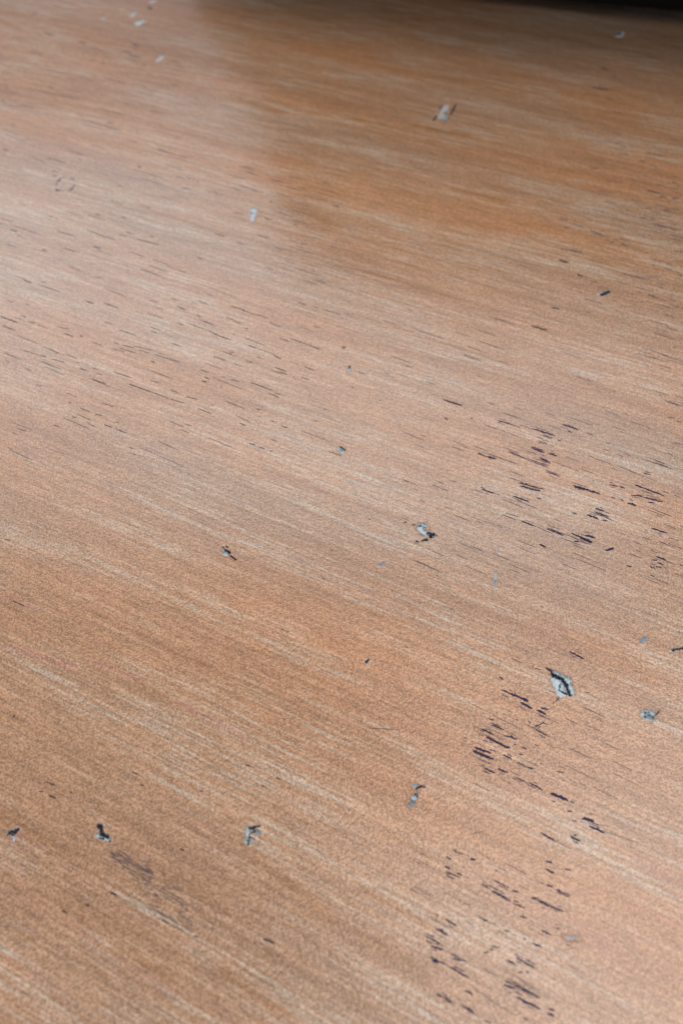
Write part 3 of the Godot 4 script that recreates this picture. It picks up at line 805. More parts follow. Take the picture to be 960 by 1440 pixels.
func smudge() -> Array:
	var out := []
	out.append_array([
		[-24.72, -29.32, -23.31, -28.63, 0.10, 3], [-23.46, -29.69, -22.97, -29.45, 0.09, 3], [-23.32, -29.38, -22.75, -29.10, 0.09, 3], [-26.64, -30.87, -25.62, -30.37, 0.09, 3],
		[-27.57, -30.26, -26.17, -29.57, 0.11, 3], [-26.81, -29.67, -25.54, -29.04, 0.06, 3], [-24.73, -29.26, -23.39, -28.60, 0.07, 3], [-26.62, -29.97, -25.16, -29.25, 0.11, 3],
		[-26.16, -29.21, -25.02, -28.66, 0.07, 3], [-23.25, -28.87, -22.10, -28.31, 0.12, 3], [-23.47, -28.95, -22.85, -28.64, 0.06, 3], [-27.25, -29.77, -26.48, -29.40, 0.09, 3],
		[-27.67, -30.58, -26.89, -30.20, 0.11, 3], [-25.45, -29.96, -24.67, -29.57, 0.09, 3], [-24.11, -27.79, -23.63, -27.56, 0.10, 3], [-23.59, -28.38, -23.12, -28.15, 0.11, 3],
		[-25.93, -29.79, -25.42, -29.54, 0.07, 3], [-23.16, -28.72, -22.51, -28.40, 0.10, 3], [-23.21, -28.28, -22.40, -27.89, 0.09, 3], [-24.02, -29.18, -23.46, -28.90, 0.10, 3],
		[-23.88, -28.87, -22.48, -28.18, 0.06, 3], [-26.05, -29.88, -24.97, -29.35, 0.12, 3], [-25.93, -29.18, -25.16, -28.80, 0.07, 3], [-26.86, -30.37, -26.32, -30.10, 0.06, 3],
		[-24.35, -28.84, -23.84, -28.59, 0.12, 3], [-25.13, -29.43, -24.26, -29.01, 0.07, 3], [-24.80, -29.05, -23.92, -28.62, 0.06, 3], [-23.42, -29.27, -22.93, -29.03, 0.09, 3],
		[-23.61, -28.31, -22.21, -27.62, 0.10, 3], [-23.84, -28.35, -23.27, -28.08, 0.08, 3], [-26.89, -29.86, -25.97, -29.40, 0.12, 3], [-23.70, -29.23, -22.26, -28.53, 0.08, 3],
		[-25.35, -29.59, -24.60, -29.22, 0.08, 3], [-27.06, -30.73, -26.21, -30.31, 0.12, 3], [-23.20, -29.11, -22.41, -28.72, 0.06, 3], [-26.44, -30.34, -25.18, -29.72, 0.11, 3],
		[-25.90, -29.52, -24.74, -28.95, 0.10, 3], [-24.21, -29.93, -23.39, -29.52, 0.10, 3], [-26.48, -30.80, -25.31, -30.22, 0.07, 3], [-23.19, -28.62, -22.09, -28.08, 0.09, 3],
		[-27.67, -30.75, -26.51, -30.18, 0.09, 3], [-19.91, -26.85, -18.83, -26.32, 0.08, 3], [-23.33, -28.78, -22.05, -28.15, 0.06, 3], [-19.85, -27.70, -18.55, -27.06, 0.08, 3],
		[-18.64, -25.26, -17.70, -24.80, 0.05, 3], [-19.78, -26.89, -18.42, -26.22, 0.07, 3], [-20.80, -27.25, -20.18, -26.95, 0.08, 3], [-21.74, -28.66, -20.63, -28.12, 0.07, 3],
		[-21.21, -26.98, -20.06, -26.42, 0.04, 3], [-24.74, -29.64, -23.83, -29.19, 0.08, 3], [-24.19, -28.72, -23.69, -28.48, 0.07, 3], [-24.24, -29.36, -23.73, -29.11, 0.05, 3],
		[-23.37, -27.74, -22.88, -27.50, 0.07, 3], [-22.88, -27.29, -21.82, -26.78, 0.07, 3], [-23.97, -28.16, -23.11, -27.74, 0.06, 3], [-22.75, -27.75, -22.18, -27.47, 0.09, 3],
		[-22.82, -26.67, -22.28, -26.41, 0.07, 3], [-23.21, -27.65, -22.18, -27.15, 0.09, 3], [-20.06, -28.04, -18.98, -27.50, 0.06, 3], [-24.53, -27.67, -23.48, -27.16, 0.07, 3],
		[-18.75, -25.16, -17.98, -24.78, 0.09, 3], [-25.71, -29.07, -25.14, -28.79, 0.07, 3], [-21.18, -26.42, -19.87, -25.78, 0.06, 3], [-22.45, -26.74, -21.78, -26.41, 0.06, 3],
		[-19.00, -27.85, -17.66, -27.19, 0.07, 3], [-23.57, -26.62, -22.16, -25.94, 0.07, 3], [-22.87, -28.78, -21.93, -28.31, 0.06, 3], [-21.93, -25.33, -21.37, -25.05, 0.07, 3],
		[-22.57, -28.05, -21.30, -27.43, 0.04, 3], [-21.66, -25.97, -20.95, -25.62, 0.09, 3], [-20.12, -26.73, -19.53, -26.44, 0.09, 3], [-23.47, -27.36, -22.41, -26.85, 0.07, 3],
		[-21.25, -28.25, -20.68, -27.97, 0.08, 3], [-23.66, -28.90, -22.67, -28.41, 0.06, 3], [-23.71, -29.00, -22.89, -28.59, 0.08, 3], [-21.49, -27.43, -21.01, -27.20, 0.06, 3],
		[-22.19, -26.06, -21.21, -25.58, 0.04, 3], [-20.27, -27.66, -19.41, -27.24, 0.07, 3], [-20.74, -27.61, -19.39, -26.95, 0.06, 3], [-22.99, -28.52, -21.69, -27.88, 0.05, 3],
		[-23.53, -27.88, -22.25, -27.25, 0.08, 3], [-22.63, -27.95, -21.89, -27.59, 0.08, 3], [-19.15, -25.81, -18.18, -25.34, 0.07, 3], [-23.19, -27.17, -22.59, -26.88, 0.07, 3],
		[-19.84, -26.11, -18.60, -25.51, 0.08, 3], [-20.92, -26.80, -20.45, -26.57, 0.08, 3], [-18.58, -24.93, -18.10, -24.69, 0.09, 3], [-24.11, -28.25, -23.01, -27.72, 0.09, 3],
		[-20.55, -26.46, -19.21, -25.81, 0.05, 3], [-21.25, -26.67, -20.40, -26.25, 0.05, 3], [-21.19, -26.78, -20.37, -26.38, 0.05, 3], [-25.24, -28.56, -24.21, -28.05, 0.08, 3],
		[-19.37, -25.90, -18.63, -25.54, 0.07, 3], [-22.08, -26.84, -20.71, -26.17, 0.06, 3], [-25.30, -28.84, -24.21, -28.31, 0.07, 3], [-19.29, -26.88, -18.31, -26.40, 0.08, 3],
		[-23.89, -28.76, -22.69, -28.17, 0.07, 3], [-24.75, -28.68, -24.06, -28.34, 0.06, 3], [-15.77, -23.45, -14.72, -22.94, 0.05, 3], [-16.26, -22.93, -15.75, -22.68, 0.05, 3],
		[-17.04, -24.42, -16.15, -23.99, 0.06, 3], [-15.12, -21.94, -14.67, -21.72, 0.08, 3], [-21.52, -24.85, -20.42, -24.32, 0.05, 3], [-20.89, -24.09, -19.53, -23.43, 0.07, 3],
		[-15.04, -22.98, -14.28, -22.61, 0.05, 3], [-19.16, -24.32, -18.13, -23.83, 0.06, 3], [-18.69, -24.00, -17.63, -23.49, 0.08, 3], [-18.25, -23.66, -17.02, -23.06, 0.07, 3],
		[-17.24, -26.05, -16.43, -25.65, 0.05, 3], [-22.03, -27.12, -21.38, -26.80, 0.04, 3], [-14.72, -25.31, -14.29, -25.10, 0.07, 3], [-14.52, -23.44, -13.52, -22.95, 0.06, 3],
		[-18.10, -24.51, -17.51, -24.22, 0.06, 3], [-18.80, -24.89, -17.52, -24.27, 0.05, 3], [-20.00, -25.76, -19.28, -25.41, 0.05, 3], [-17.94, -24.34, -17.48, -24.12, 0.09, 3],
		[-18.81, -23.88, -17.73, -23.36, 0.06, 3], [-14.13, -24.03, -13.59, -23.77, 0.08, 3], [-19.77, -26.29, -19.17, -25.99, 0.05, 3], [-22.21, -27.88, -21.53, -27.55, 0.05, 3],
		[-18.59, -24.25, -17.86, -23.89, 0.07, 3], [-19.76, -25.72, -18.61, -25.16, 0.08, 3], [-20.76, -25.86, -19.41, -25.20, 0.08, 3], [-18.27, -23.61, -16.91, -22.95, 0.04, 3],
		[-21.64, -26.09, -21.15, -25.85, 0.07, 3], [-13.80, -24.32, -12.88, -23.87, 0.06, 3], [-21.10, -24.23, -20.19, -23.80, 0.09, 3], [-21.59, -25.36, -20.91, -25.04, 0.04, 3],
		[-18.65, -24.48, -17.83, -24.08, 0.06, 3], [-21.71, -26.02, -21.23, -25.79, 0.09, 3], [-20.78, -26.93, -19.82, -26.46, 0.05, 3], [-19.47, -25.52, -18.93, -25.25, 0.07, 3],
		[-14.44, -25.14, -13.80, -24.82, 0.04, 3], [-17.66, -25.89, -16.76, -25.45, 0.07, 3], [-27.20, -30.76, -25.80, -30.07, 0.06, 3], [-26.99, -30.68, -25.68, -30.04, 0.05, 3],
		[-27.90, -30.70, -26.64, -30.08, 0.08, 3], [-27.29, -30.28, -26.69, -29.99, 0.04, 3], [-27.45, -30.17, -26.40, -29.65, 0.05, 3], [-28.02, -30.51, -26.83, -29.93, 0.04, 3],
		[-27.66, -30.63, -27.09, -30.35, 0.06, 3], [-27.25, -30.08, -26.02, -29.48, 0.07, 3], [-25.68, -30.13, -24.63, -29.61, 0.06, 3], [-25.93, -30.37, -24.80, -29.81, 0.09, 3],
		[-26.12, -30.05, -24.83, -29.42, 0.06, 3], [-27.90, -30.90, -27.36, -30.63, 0.05, 3], [-27.49, -30.61, -26.95, -30.35, 0.08, 3], [-35.21, -30.64, -34.70, -30.40, 0.04, 3],
		[-40.20, -33.01, -38.68, -32.29, 0.07, 3], [-38.23, -29.43, -37.30, -28.99, 0.06, 3], [-37.19, -29.28, -35.84, -28.64, 0.07, 3], [-40.19, -31.62, -39.13, -31.11, 0.05, 3],
		[-33.89, -31.71, -32.57, -31.07, 0.05, 3], [-37.48, -29.93, -36.04, -29.25, 0.06, 3], [-36.83, -32.14, -35.35, -31.42, 0.07, 3], [-30.34, -27.48, -29.27, -26.98, 0.04, 3],
		[-32.24, -29.09, -30.77, -28.39, 0.04, 3], [-34.75, -29.56, -33.78, -29.10, 0.08, 3], [-36.81, -30.30, -36.11, -29.97, 0.07, 3], [-37.04, -29.76, -35.77, -29.16, 0.05, 3],
		[-37.31, -30.63, -35.94, -29.98, 0.08, 3], [-33.62, -26.48, -32.75, -26.07, 0.04, 3], [-32.05, -29.01, -31.40, -28.70, 0.04, 3], [-33.23, -29.15, -31.83, -28.48, 0.05, 3],
		[-32.53, -29.60, -31.16, -28.94, 0.07, 3], [-32.00, -27.36, -31.16, -26.95, 0.04, 3], [-35.67, -30.62, -34.78, -30.20, 0.06, 3], [-22.35, -24.54, -21.61, -24.19, 0.08, 3],
		[-20.03, -23.68, -18.65, -23.02, 0.10, 3], [-17.77, -23.12, -16.69, -22.59, 0.09, 3], [-19.68, -23.33, -18.68, -22.85, 0.09, 3], [-19.82, -23.84, -19.12, -23.50, 0.06, 3],
		[-22.07, -24.63, -20.89, -24.07, 0.10, 3], [-20.82, -23.45, -19.50, -22.82, 0.07, 3], [-18.70, -22.50, -17.64, -21.99, 0.11, 3], [-17.82, -22.48, -16.75, -21.96, 0.10, 3],
		[-18.69, -23.28, -17.77, -22.84, 0.11, 3], [-21.26, -24.19, -19.88, -23.53, 0.09, 3], [-20.38, -23.31, -19.77, -23.02, 0.09, 3], [-17.85, -22.76, -16.56, -22.14, 0.09, 3],
	])
	out.append_array([
		[-20.40, -23.24, -19.44, -22.78, 0.10, 3], [-20.48, -23.36, -19.20, -22.74, 0.06, 3], [-20.90, -23.94, -19.60, -23.32, 0.06, 3], [-19.13, -22.70, -17.98, -22.15, 0.06, 3],
		[-22.25, -25.06, -20.96, -24.44, 0.10, 3],
	])
	return out

func fine_pores() -> Array:
	var out := []
	out.append_array([
		[-36.24, -119.09, -31.68, -116.55, 0.21, 2], [-50.08, -106.15, -44.97, -103.31, 0.18, 2], [-62.85, -134.39, -61.55, -133.66, 0.23, 2], [-24.44, -117.11, -18.34, -113.72, 0.19, 2],
		[-28.55, -144.00, -27.04, -143.16, 0.16, 2], [-58.39, -102.43, -57.05, -101.67, 0.13, 2], [-29.98, -141.44, -27.67, -140.15, 0.21, 2], [-23.42, -124.98, -20.33, -123.25, 0.19, 2],
		[-6.43, -149.18, -3.40, -147.49, 0.20, 2], [-52.72, -150.10, -51.51, -149.43, 0.26, 2], [-36.97, -98.68, -36.15, -98.23, 0.18, 2], [-64.52, -129.89, -59.55, -127.12, 0.18, 2],
		[-51.03, -112.81, -48.66, -111.49, 0.14, 2], [-3.48, -108.48, -2.76, -108.07, 0.19, 2], [-65.83, -124.53, -61.85, -122.31, 0.18, 2], [-40.03, -141.75, -38.01, -140.62, 0.19, 2],
		[-36.24, -97.20, -35.38, -96.72, 0.18, 2], [-14.77, -134.34, -13.88, -133.84, 0.19, 2], [-10.43, -114.58, -9.75, -114.20, 0.14, 2], [-42.42, -154.52, -37.64, -151.85, 0.21, 2],
		[-65.76, -140.54, -64.29, -139.72, 0.18, 2], [-28.31, -146.08, -21.94, -142.54, 0.17, 2], [-39.83, -115.37, -35.50, -112.96, 0.20, 2], [-53.85, -141.81, -51.33, -140.40, 0.19, 2],
		[-38.70, -149.51, -37.81, -149.02, 0.16, 2], [-4.04, -138.58, -0.15, -136.41, 0.26, 2], [-28.87, -135.02, -26.18, -133.52, 0.25, 2], [-58.11, -123.69, -57.09, -123.13, 0.21, 2],
		[-59.69, -154.00, -55.95, -151.92, 0.19, 2], [-66.43, -135.75, -64.86, -134.88, 0.15, 2], [-38.44, -132.65, -36.23, -131.42, 0.24, 2], [-36.55, -131.00, -31.86, -128.39, 0.14, 2],
		[-24.99, -123.52, -22.11, -121.92, 0.24, 2], [-60.46, -119.86, -58.91, -119.00, 0.19, 2], [-19.18, -106.69, -16.46, -105.17, 0.18, 2], [-7.15, -102.84, -1.71, -99.81, 0.12, 2],
		[-38.10, -154.15, -33.19, -151.41, 0.16, 2], [-67.95, -148.65, -66.12, -147.63, 0.25, 2], [-19.45, -129.10, -14.94, -126.59, 0.23, 2], [-57.16, -108.88, -56.18, -108.33, 0.12, 2],
		[-58.19, -98.71, -57.09, -98.10, 0.15, 2], [-6.92, -137.44, -5.90, -136.88, 0.17, 2], [-26.34, -121.44, -22.66, -119.39, 0.17, 2], [-8.73, -132.90, -6.15, -131.46, 0.20, 2],
		[-12.66, -100.76, -11.09, -99.89, 0.16, 2], [-49.87, -145.46, -45.08, -142.80, 0.25, 2], [-70.72, -150.54, -65.70, -147.75, 0.16, 2], [-32.25, -100.21, -28.29, -98.00, 0.15, 2],
		[-21.45, -110.63, -17.62, -108.50, 0.20, 2], [-46.81, -116.45, -43.23, -114.45, 0.15, 2], [-16.77, -153.81, -14.79, -152.71, 0.19, 2], [-17.25, -136.76, -14.81, -135.40, 0.26, 2],
		[-64.56, -147.35, -59.27, -144.41, 0.22, 2], [-53.42, -123.93, -51.01, -122.59, 0.20, 2], [-35.34, -152.56, -33.50, -151.54, 0.21, 2], [-20.83, -121.32, -19.08, -120.34, 0.21, 2],
		[-8.24, -148.89, -4.63, -146.88, 0.22, 2], [-23.29, -100.96, -18.88, -98.51, 0.17, 2], [-31.14, -105.38, -28.09, -103.68, 0.17, 2], [-50.09, -110.34, -49.21, -109.84, 0.19, 2],
		[-2.37, -97.78, -0.05, -96.49, 0.18, 2], [-64.90, -122.22, -63.73, -121.57, 0.17, 2], [-16.40, -123.22, -15.54, -122.74, 0.23, 2], [-43.05, -152.64, -38.69, -150.21, 0.27, 2],
		[-31.79, -96.74, -26.13, -93.60, 0.14, 2], [-5.17, -148.98, -3.22, -147.89, 0.24, 2], [-12.11, -119.00, -10.23, -117.95, 0.22, 2], [-31.21, -133.86, -24.64, -130.20, 0.24, 2],
		[-27.91, -134.32, -25.18, -132.80, 0.20, 2], [-31.19, -141.06, -29.98, -140.39, 0.22, 2], [-57.73, -98.15, -52.95, -95.49, 0.18, 2], [-64.35, -148.47, -62.77, -147.58, 0.21, 2],
		[-35.39, -98.74, -31.77, -96.72, 0.14, 2], [-58.71, -126.38, -53.47, -123.46, 0.14, 2], [-43.80, -153.06, -40.99, -151.50, 0.26, 2], [-69.59, -141.52, -68.11, -140.69, 0.17, 2],
		[-20.48, -138.18, -17.00, -136.24, 0.24, 2], [-57.91, -121.89, -53.76, -119.58, 0.19, 2], [-10.39, -153.51, -4.13, -150.02, 0.25, 2], [-28.72, -103.19, -26.88, -102.16, 0.19, 2],
		[36.28, -77.26, 38.03, -76.28, 0.15, 2], [27.70, -103.15, 31.14, -101.23, 0.14, 2], [49.36, -102.57, 49.98, -102.22, 0.16, 2], [46.17, -99.80, 46.97, -99.35, 0.22, 2],
		[34.11, -82.54, 35.40, -81.82, 0.16, 2], [10.97, -102.29, 14.58, -100.28, 0.21, 2], [15.01, -89.91, 17.60, -88.46, 0.17, 2], [20.11, -108.05, 20.72, -107.71, 0.21, 2],
		[36.05, -75.63, 38.44, -74.30, 0.12, 2], [18.10, -77.82, 21.27, -76.05, 0.11, 2], [11.52, -74.10, 13.87, -72.79, 0.10, 2], [28.53, -92.99, 30.94, -91.65, 0.17, 2],
		[9.79, -82.67, 10.93, -82.04, 0.14, 2], [45.53, -93.83, 47.07, -92.97, 0.13, 2], [48.84, -97.13, 49.85, -96.57, 0.19, 2], [49.34, -85.27, 52.79, -83.35, 0.13, 2],
		[38.49, -96.42, 40.61, -95.24, 0.13, 2], [47.90, -104.07, 50.55, -102.59, 0.17, 2], [36.05, -95.25, 40.31, -92.88, 0.16, 2], [47.70, -108.05, 49.94, -106.80, 0.15, 2],
		[47.53, -72.83, 48.12, -72.50, 0.18, 2], [42.51, -96.55, 46.23, -94.48, 0.17, 2], [25.72, -72.53, 27.26, -71.67, 0.15, 2], [61.60, -110.23, 62.61, -109.67, 0.17, 2],
		[31.23, -108.96, 33.00, -107.98, 0.13, 2], [22.78, -99.12, 25.53, -97.59, 0.17, 2], [54.90, -87.55, 55.75, -87.07, 0.19, 2], [12.92, -86.44, 13.71, -86.01, 0.18, 2],
		[25.69, -73.49, 29.05, -71.62, 0.14, 2], [30.01, -90.34, 32.56, -88.92, 0.17, 2], [28.04, -98.70, 30.77, -97.18, 0.15, 2], [45.35, -98.27, 46.36, -97.71, 0.18, 2],
		[40.35, -93.69, 42.70, -92.38, 0.15, 2], [28.05, -87.03, 29.74, -86.09, 0.19, 2], [30.10, -90.99, 31.08, -90.45, 0.12, 2], [44.74, -75.49, 46.50, -74.51, 0.17, 2],
		[41.18, -106.05, 44.78, -104.04, 0.15, 2], [11.94, -89.05, 12.73, -88.62, 0.12, 2], [28.85, -86.31, 31.97, -84.57, 0.17, 2], [51.80, -105.08, 54.80, -103.41, 0.16, 2],
		[13.94, -76.05, 15.96, -74.92, 0.14, 2], [42.50, -82.75, 44.00, -81.91, 0.17, 2], [19.46, -100.24, 21.47, -99.12, 0.12, 2], [12.97, -99.32, 15.48, -97.92, 0.12, 2],
		[20.98, -99.01, 22.14, -98.36, 0.13, 2], [19.02, -73.12, 22.29, -71.30, 0.11, 2], [24.78, -81.12, 25.77, -80.57, 0.14, 2], [45.83, -77.89, 47.09, -77.19, 0.17, 2],
		[30.03, -104.48, 31.78, -103.50, 0.23, 2], [24.80, -88.27, 26.19, -87.50, 0.14, 2], [13.23, -76.63, 14.07, -76.17, 0.13, 2], [34.57, -78.67, 37.37, -77.11, 0.17, 2],
		[13.88, -101.76, 14.93, -101.18, 0.17, 2], [47.41, -96.96, 48.57, -96.32, 0.19, 2], [23.36, -75.59, 26.07, -74.08, 0.14, 2], [49.29, -74.48, 51.37, -73.32, 0.17, 2],
		[24.87, -97.38, 29.84, -94.62, 0.19, 2], [36.93, -107.43, 38.67, -106.46, 0.20, 2], [35.45, -79.33, 38.28, -77.75, 0.15, 2], [48.79, -87.74, 49.76, -87.20, 0.16, 2],
		[47.51, -78.79, 48.84, -78.05, 0.15, 2], [33.67, -73.61, 35.84, -72.40, 0.14, 2], [50.95, -107.44, 51.67, -107.04, 0.15, 2], [26.80, -110.09, 27.95, -109.45, 0.22, 2],
		[28.51, -82.28, 32.57, -80.02, 0.15, 2], [46.85, -94.27, 49.85, -92.60, 0.15, 2], [16.07, -90.59, 17.07, -90.03, 0.19, 2], [27.44, -78.29, 30.41, -76.64, 0.16, 2],
		[45.95, -76.18, 46.71, -75.76, 0.16, 2], [48.43, -93.18, 52.90, -90.69, 0.14, 2], [16.83, -85.06, 18.11, -84.34, 0.14, 2], [36.22, -99.19, 37.07, -98.72, 0.19, 2],
		[25.60, -104.26, 27.66, -103.12, 0.20, 2], [10.38, -90.86, 11.14, -90.43, 0.13, 2], [26.21, -86.78, 29.95, -84.70, 0.13, 2], [19.10, -98.90, 21.14, -97.76, 0.21, 2],
		[36.42, -74.41, 40.43, -72.18, 0.14, 2], [26.48, -73.96, 27.25, -73.54, 0.11, 2], [10.99, -74.23, 15.58, -71.67, 0.15, 2], [44.07, -79.62, 44.92, -79.15, 0.13, 2],
		[10.09, -91.18, 12.64, -89.77, 0.13, 2], [27.69, -76.65, 30.16, -75.27, 0.12, 2], [20.49, -76.83, 22.03, -75.98, 0.18, 2], [22.08, -88.81, 23.63, -87.94, 0.13, 2],
		[17.89, -75.26, 19.61, -74.30, 0.10, 2], [21.52, -82.12, 22.58, -81.53, 0.16, 2], [12.88, -80.99, 14.49, -80.09, 0.12, 2], [18.11, -83.35, 20.88, -81.81, 0.15, 2],
		[36.88, -104.18, 39.16, -102.90, 0.17, 2], [33.01, -72.61, 33.68, -72.23, 0.15, 2], [17.32, -47.00, 20.70, -45.12, 0.12, 2], [17.58, -46.23, 20.86, -44.40, 0.10, 2],
		[21.78, -51.36, 22.65, -50.88, 0.13, 2], [28.75, -39.65, 29.67, -39.14, 0.09, 2], [26.58, -48.47, 28.94, -47.15, 0.11, 2], [17.26, -50.17, 20.66, -48.27, 0.09, 2],
		[34.25, -44.48, 36.07, -43.47, 0.10, 2], [16.89, -43.62, 18.20, -42.89, 0.11, 2], [18.85, -46.88, 21.89, -45.19, 0.08, 2], [20.27, -50.67, 20.93, -50.31, 0.12, 2],
	])
	out.append_array([
		[21.39, -40.75, 22.64, -40.05, 0.11, 2], [32.22, -47.12, 34.75, -45.72, 0.11, 2], [29.65, -43.75, 32.23, -42.31, 0.12, 2], [28.30, -43.81, 28.83, -43.52, 0.08, 2],
		[21.41, -46.29, 23.61, -45.06, 0.09, 2], [21.81, -51.53, 22.79, -50.99, 0.11, 2], [21.65, -49.46, 22.90, -48.77, 0.09, 2], [32.73, -38.33, 33.85, -37.70, 0.07, 2],
		[27.87, -41.40, 28.76, -40.90, 0.10, 2], [29.80, -47.99, 31.42, -47.09, 0.13, 2], [23.80, -42.07, 25.26, -41.26, 0.10, 2], [26.39, -44.52, 27.85, -43.70, 0.11, 2],
		[33.96, -47.90, 34.78, -47.45, 0.13, 2], [20.20, -39.72, 21.53, -38.98, 0.09, 2], [18.24, -43.97, 18.88, -43.62, 0.09, 2], [29.94, -39.26, 30.87, -38.75, 0.11, 2],
		[30.50, -47.19, 30.99, -46.92, 0.10, 2], [15.62, -45.00, 16.33, -44.61, 0.08, 2], [26.25, -49.00, 27.59, -48.25, 0.12, 2], [29.09, -41.25, 32.63, -39.28, 0.10, 2],
		[24.86, -46.74, 28.16, -44.90, 0.10, 2], [34.42, -40.54, 37.63, -38.75, 0.08, 2], [16.68, -39.14, 18.64, -38.05, 0.09, 2], [34.16, -48.12, 34.71, -47.81, 0.11, 2],
		[24.17, -47.27, 26.52, -45.96, 0.09, 2], [28.30, -52.06, 29.15, -51.59, 0.09, 2], [31.61, -38.68, 34.57, -37.03, 0.10, 2], [20.26, -48.34, 24.03, -46.24, 0.13, 2],
		[34.84, -42.05, 37.19, -40.74, 0.10, 2], [32.38, -49.65, 35.29, -48.03, 0.13, 2], [8.78, -17.79, 9.51, -17.38, 0.07, 2], [16.09, -26.47, 17.24, -25.83, 0.07, 2],
		[15.55, -23.66, 17.36, -22.66, 0.09, 2], [11.84, -26.29, 15.11, -24.47, 0.07, 2], [15.68, -15.49, 18.61, -13.86, 0.06, 2], [22.68, -19.45, 23.10, -19.21, 0.09, 2],
		[13.89, -23.26, 15.01, -22.64, 0.09, 2], [17.59, -22.19, 18.36, -21.76, 0.09, 2], [8.62, -30.10, 11.11, -28.71, 0.07, 2], [14.39, -16.37, 16.28, -15.33, 0.09, 2],
		[16.39, -30.63, 17.74, -29.88, 0.07, 2], [20.70, -26.98, 21.72, -26.41, 0.07, 2], [11.89, -17.60, 12.49, -17.27, 0.06, 2], [12.21, -15.61, 13.02, -15.16, 0.08, 2],
		[8.43, -14.72, 11.50, -13.01, 0.05, 2], [25.70, -32.06, 27.53, -31.04, 0.08, 2], [18.60, -28.96, 19.45, -28.49, 0.07, 2], [18.16, -28.55, 19.57, -27.76, 0.06, 2],
		[15.36, -18.48, 16.86, -17.64, 0.09, 2], [8.87, -30.93, 10.49, -30.02, 0.08, 2], [8.07, -26.56, 9.21, -25.93, 0.09, 2], [9.42, -23.92, 12.02, -22.48, 0.07, 2],
		[20.01, -18.96, 21.65, -18.05, 0.06, 2], [18.04, -22.79, 18.49, -22.54, 0.10, 2], [8.30, -23.69, 9.20, -23.19, 0.08, 2], [17.89, -17.56, 20.58, -16.06, 0.09, 2],
		[8.24, -29.94, 9.38, -29.30, 0.08, 2], [22.71, -27.56, 23.39, -27.18, 0.08, 2], [19.41, -17.34, 21.36, -16.26, 0.07, 2], [19.31, -22.59, 21.28, -21.49, 0.06, 2],
		[19.30, -17.15, 20.86, -16.29, 0.07, 2], [14.55, -27.97, 14.99, -27.73, 0.09, 2], [19.30, -29.54, 21.87, -28.12, 0.11, 2], [7.41, -24.39, 8.15, -23.98, 0.08, 2],
		[15.21, -15.47, 15.82, -15.12, 0.08, 2], [25.04, -20.81, 26.39, -20.07, 0.08, 2], [11.81, -23.46, 12.74, -22.94, 0.07, 2], [25.14, -20.84, 25.56, -20.61, 0.08, 2],
		[25.00, -18.70, 25.92, -18.19, 0.07, 2], [23.27, -24.91, 23.72, -24.66, 0.07, 2], [10.61, -21.90, 11.62, -21.34, 0.07, 2], [17.72, -18.33, 19.97, -17.08, 0.09, 2],
		[19.02, -16.64, 20.00, -16.09, 0.07, 2], [8.38, -26.84, 10.36, -25.74, 0.08, 2], [21.01, -22.56, 21.83, -22.10, 0.07, 2], [-63.99, -157.69, -60.99, -156.02, 0.19, 2],
		[-13.74, -193.97, -8.58, -191.09, 0.30, 2], [-11.93, -181.34, -7.20, -178.70, 0.29, 2], [-77.40, -180.76, -74.78, -179.30, 0.21, 2], [-41.51, -193.55, -39.31, -192.32, 0.28, 2],
		[-38.89, -193.13, -35.15, -191.05, 0.29, 2], [-47.48, -159.93, -43.41, -157.66, 0.22, 2], [-69.39, -175.21, -65.91, -173.26, 0.22, 2], [-55.15, -189.20, -53.30, -188.16, 0.32, 2],
		[-45.00, -199.48, -40.02, -196.70, 0.23, 2], [-11.75, -173.39, -7.42, -170.98, 0.34, 2], [-11.05, -188.28, -8.22, -186.71, 0.29, 2], [-52.44, -196.96, -44.14, -192.33, 0.26, 2],
		[-24.96, -188.91, -20.37, -186.35, 0.34, 2], [-50.69, -166.78, -49.08, -165.88, 0.30, 2], [-15.83, -176.92, -11.32, -174.41, 0.28, 2], [-26.04, -198.87, -21.66, -196.43, 0.38, 2],
		[-7.31, -186.48, -1.69, -183.35, 0.31, 2], [-43.95, -183.94, -41.04, -182.32, 0.20, 2], [-55.57, -181.72, -52.01, -179.73, 0.29, 2], [-65.90, -177.33, -60.10, -174.10, 0.23, 2],
		[-32.01, -157.47, -30.62, -156.69, 0.25, 2], [-48.08, -179.77, -45.19, -178.16, 0.26, 2], [-41.44, -156.53, -37.82, -154.51, 0.18, 2], [-40.90, -184.74, -36.76, -182.43, 0.20, 2],
		[-32.94, -186.59, -28.20, -183.95, 0.24, 2], [-79.98, -174.01, -75.98, -171.79, 0.25, 2], [-11.70, -164.58, -10.33, -163.82, 0.27, 2], [-12.71, -156.43, -9.70, -154.75, 0.19, 2],
		[-75.53, -162.93, -72.68, -161.34, 0.25, 2], [-2.77, -162.17, -0.90, -161.12, 0.28, 2], [-16.22, -185.45, -11.41, -182.76, 0.33, 2], [-39.11, -188.16, -36.87, -186.92, 0.32, 2],
		[-6.42, -165.73, -4.73, -164.79, 0.31, 2], [-9.49, -184.67, -3.82, -181.50, 0.32, 2], [-75.93, -170.63, -68.12, -166.28, 0.18, 2], [-60.06, -175.62, -55.10, -172.86, 0.27, 2],
		[-49.58, -168.02, -47.48, -166.85, 0.28, 2], [-12.08, -162.00, -6.30, -158.78, 0.20, 2], [-21.69, -186.63, -19.95, -185.66, 0.27, 2], [-27.77, -188.45, -24.49, -186.62, 0.29, 2],
		[-23.63, -163.54, -21.78, -162.50, 0.22, 2], [-58.81, -168.74, -51.05, -164.42, 0.31, 2], [-74.27, -166.74, -72.43, -165.72, 0.19, 2], [-51.56, -174.25, -50.25, -173.52, 0.31, 2],
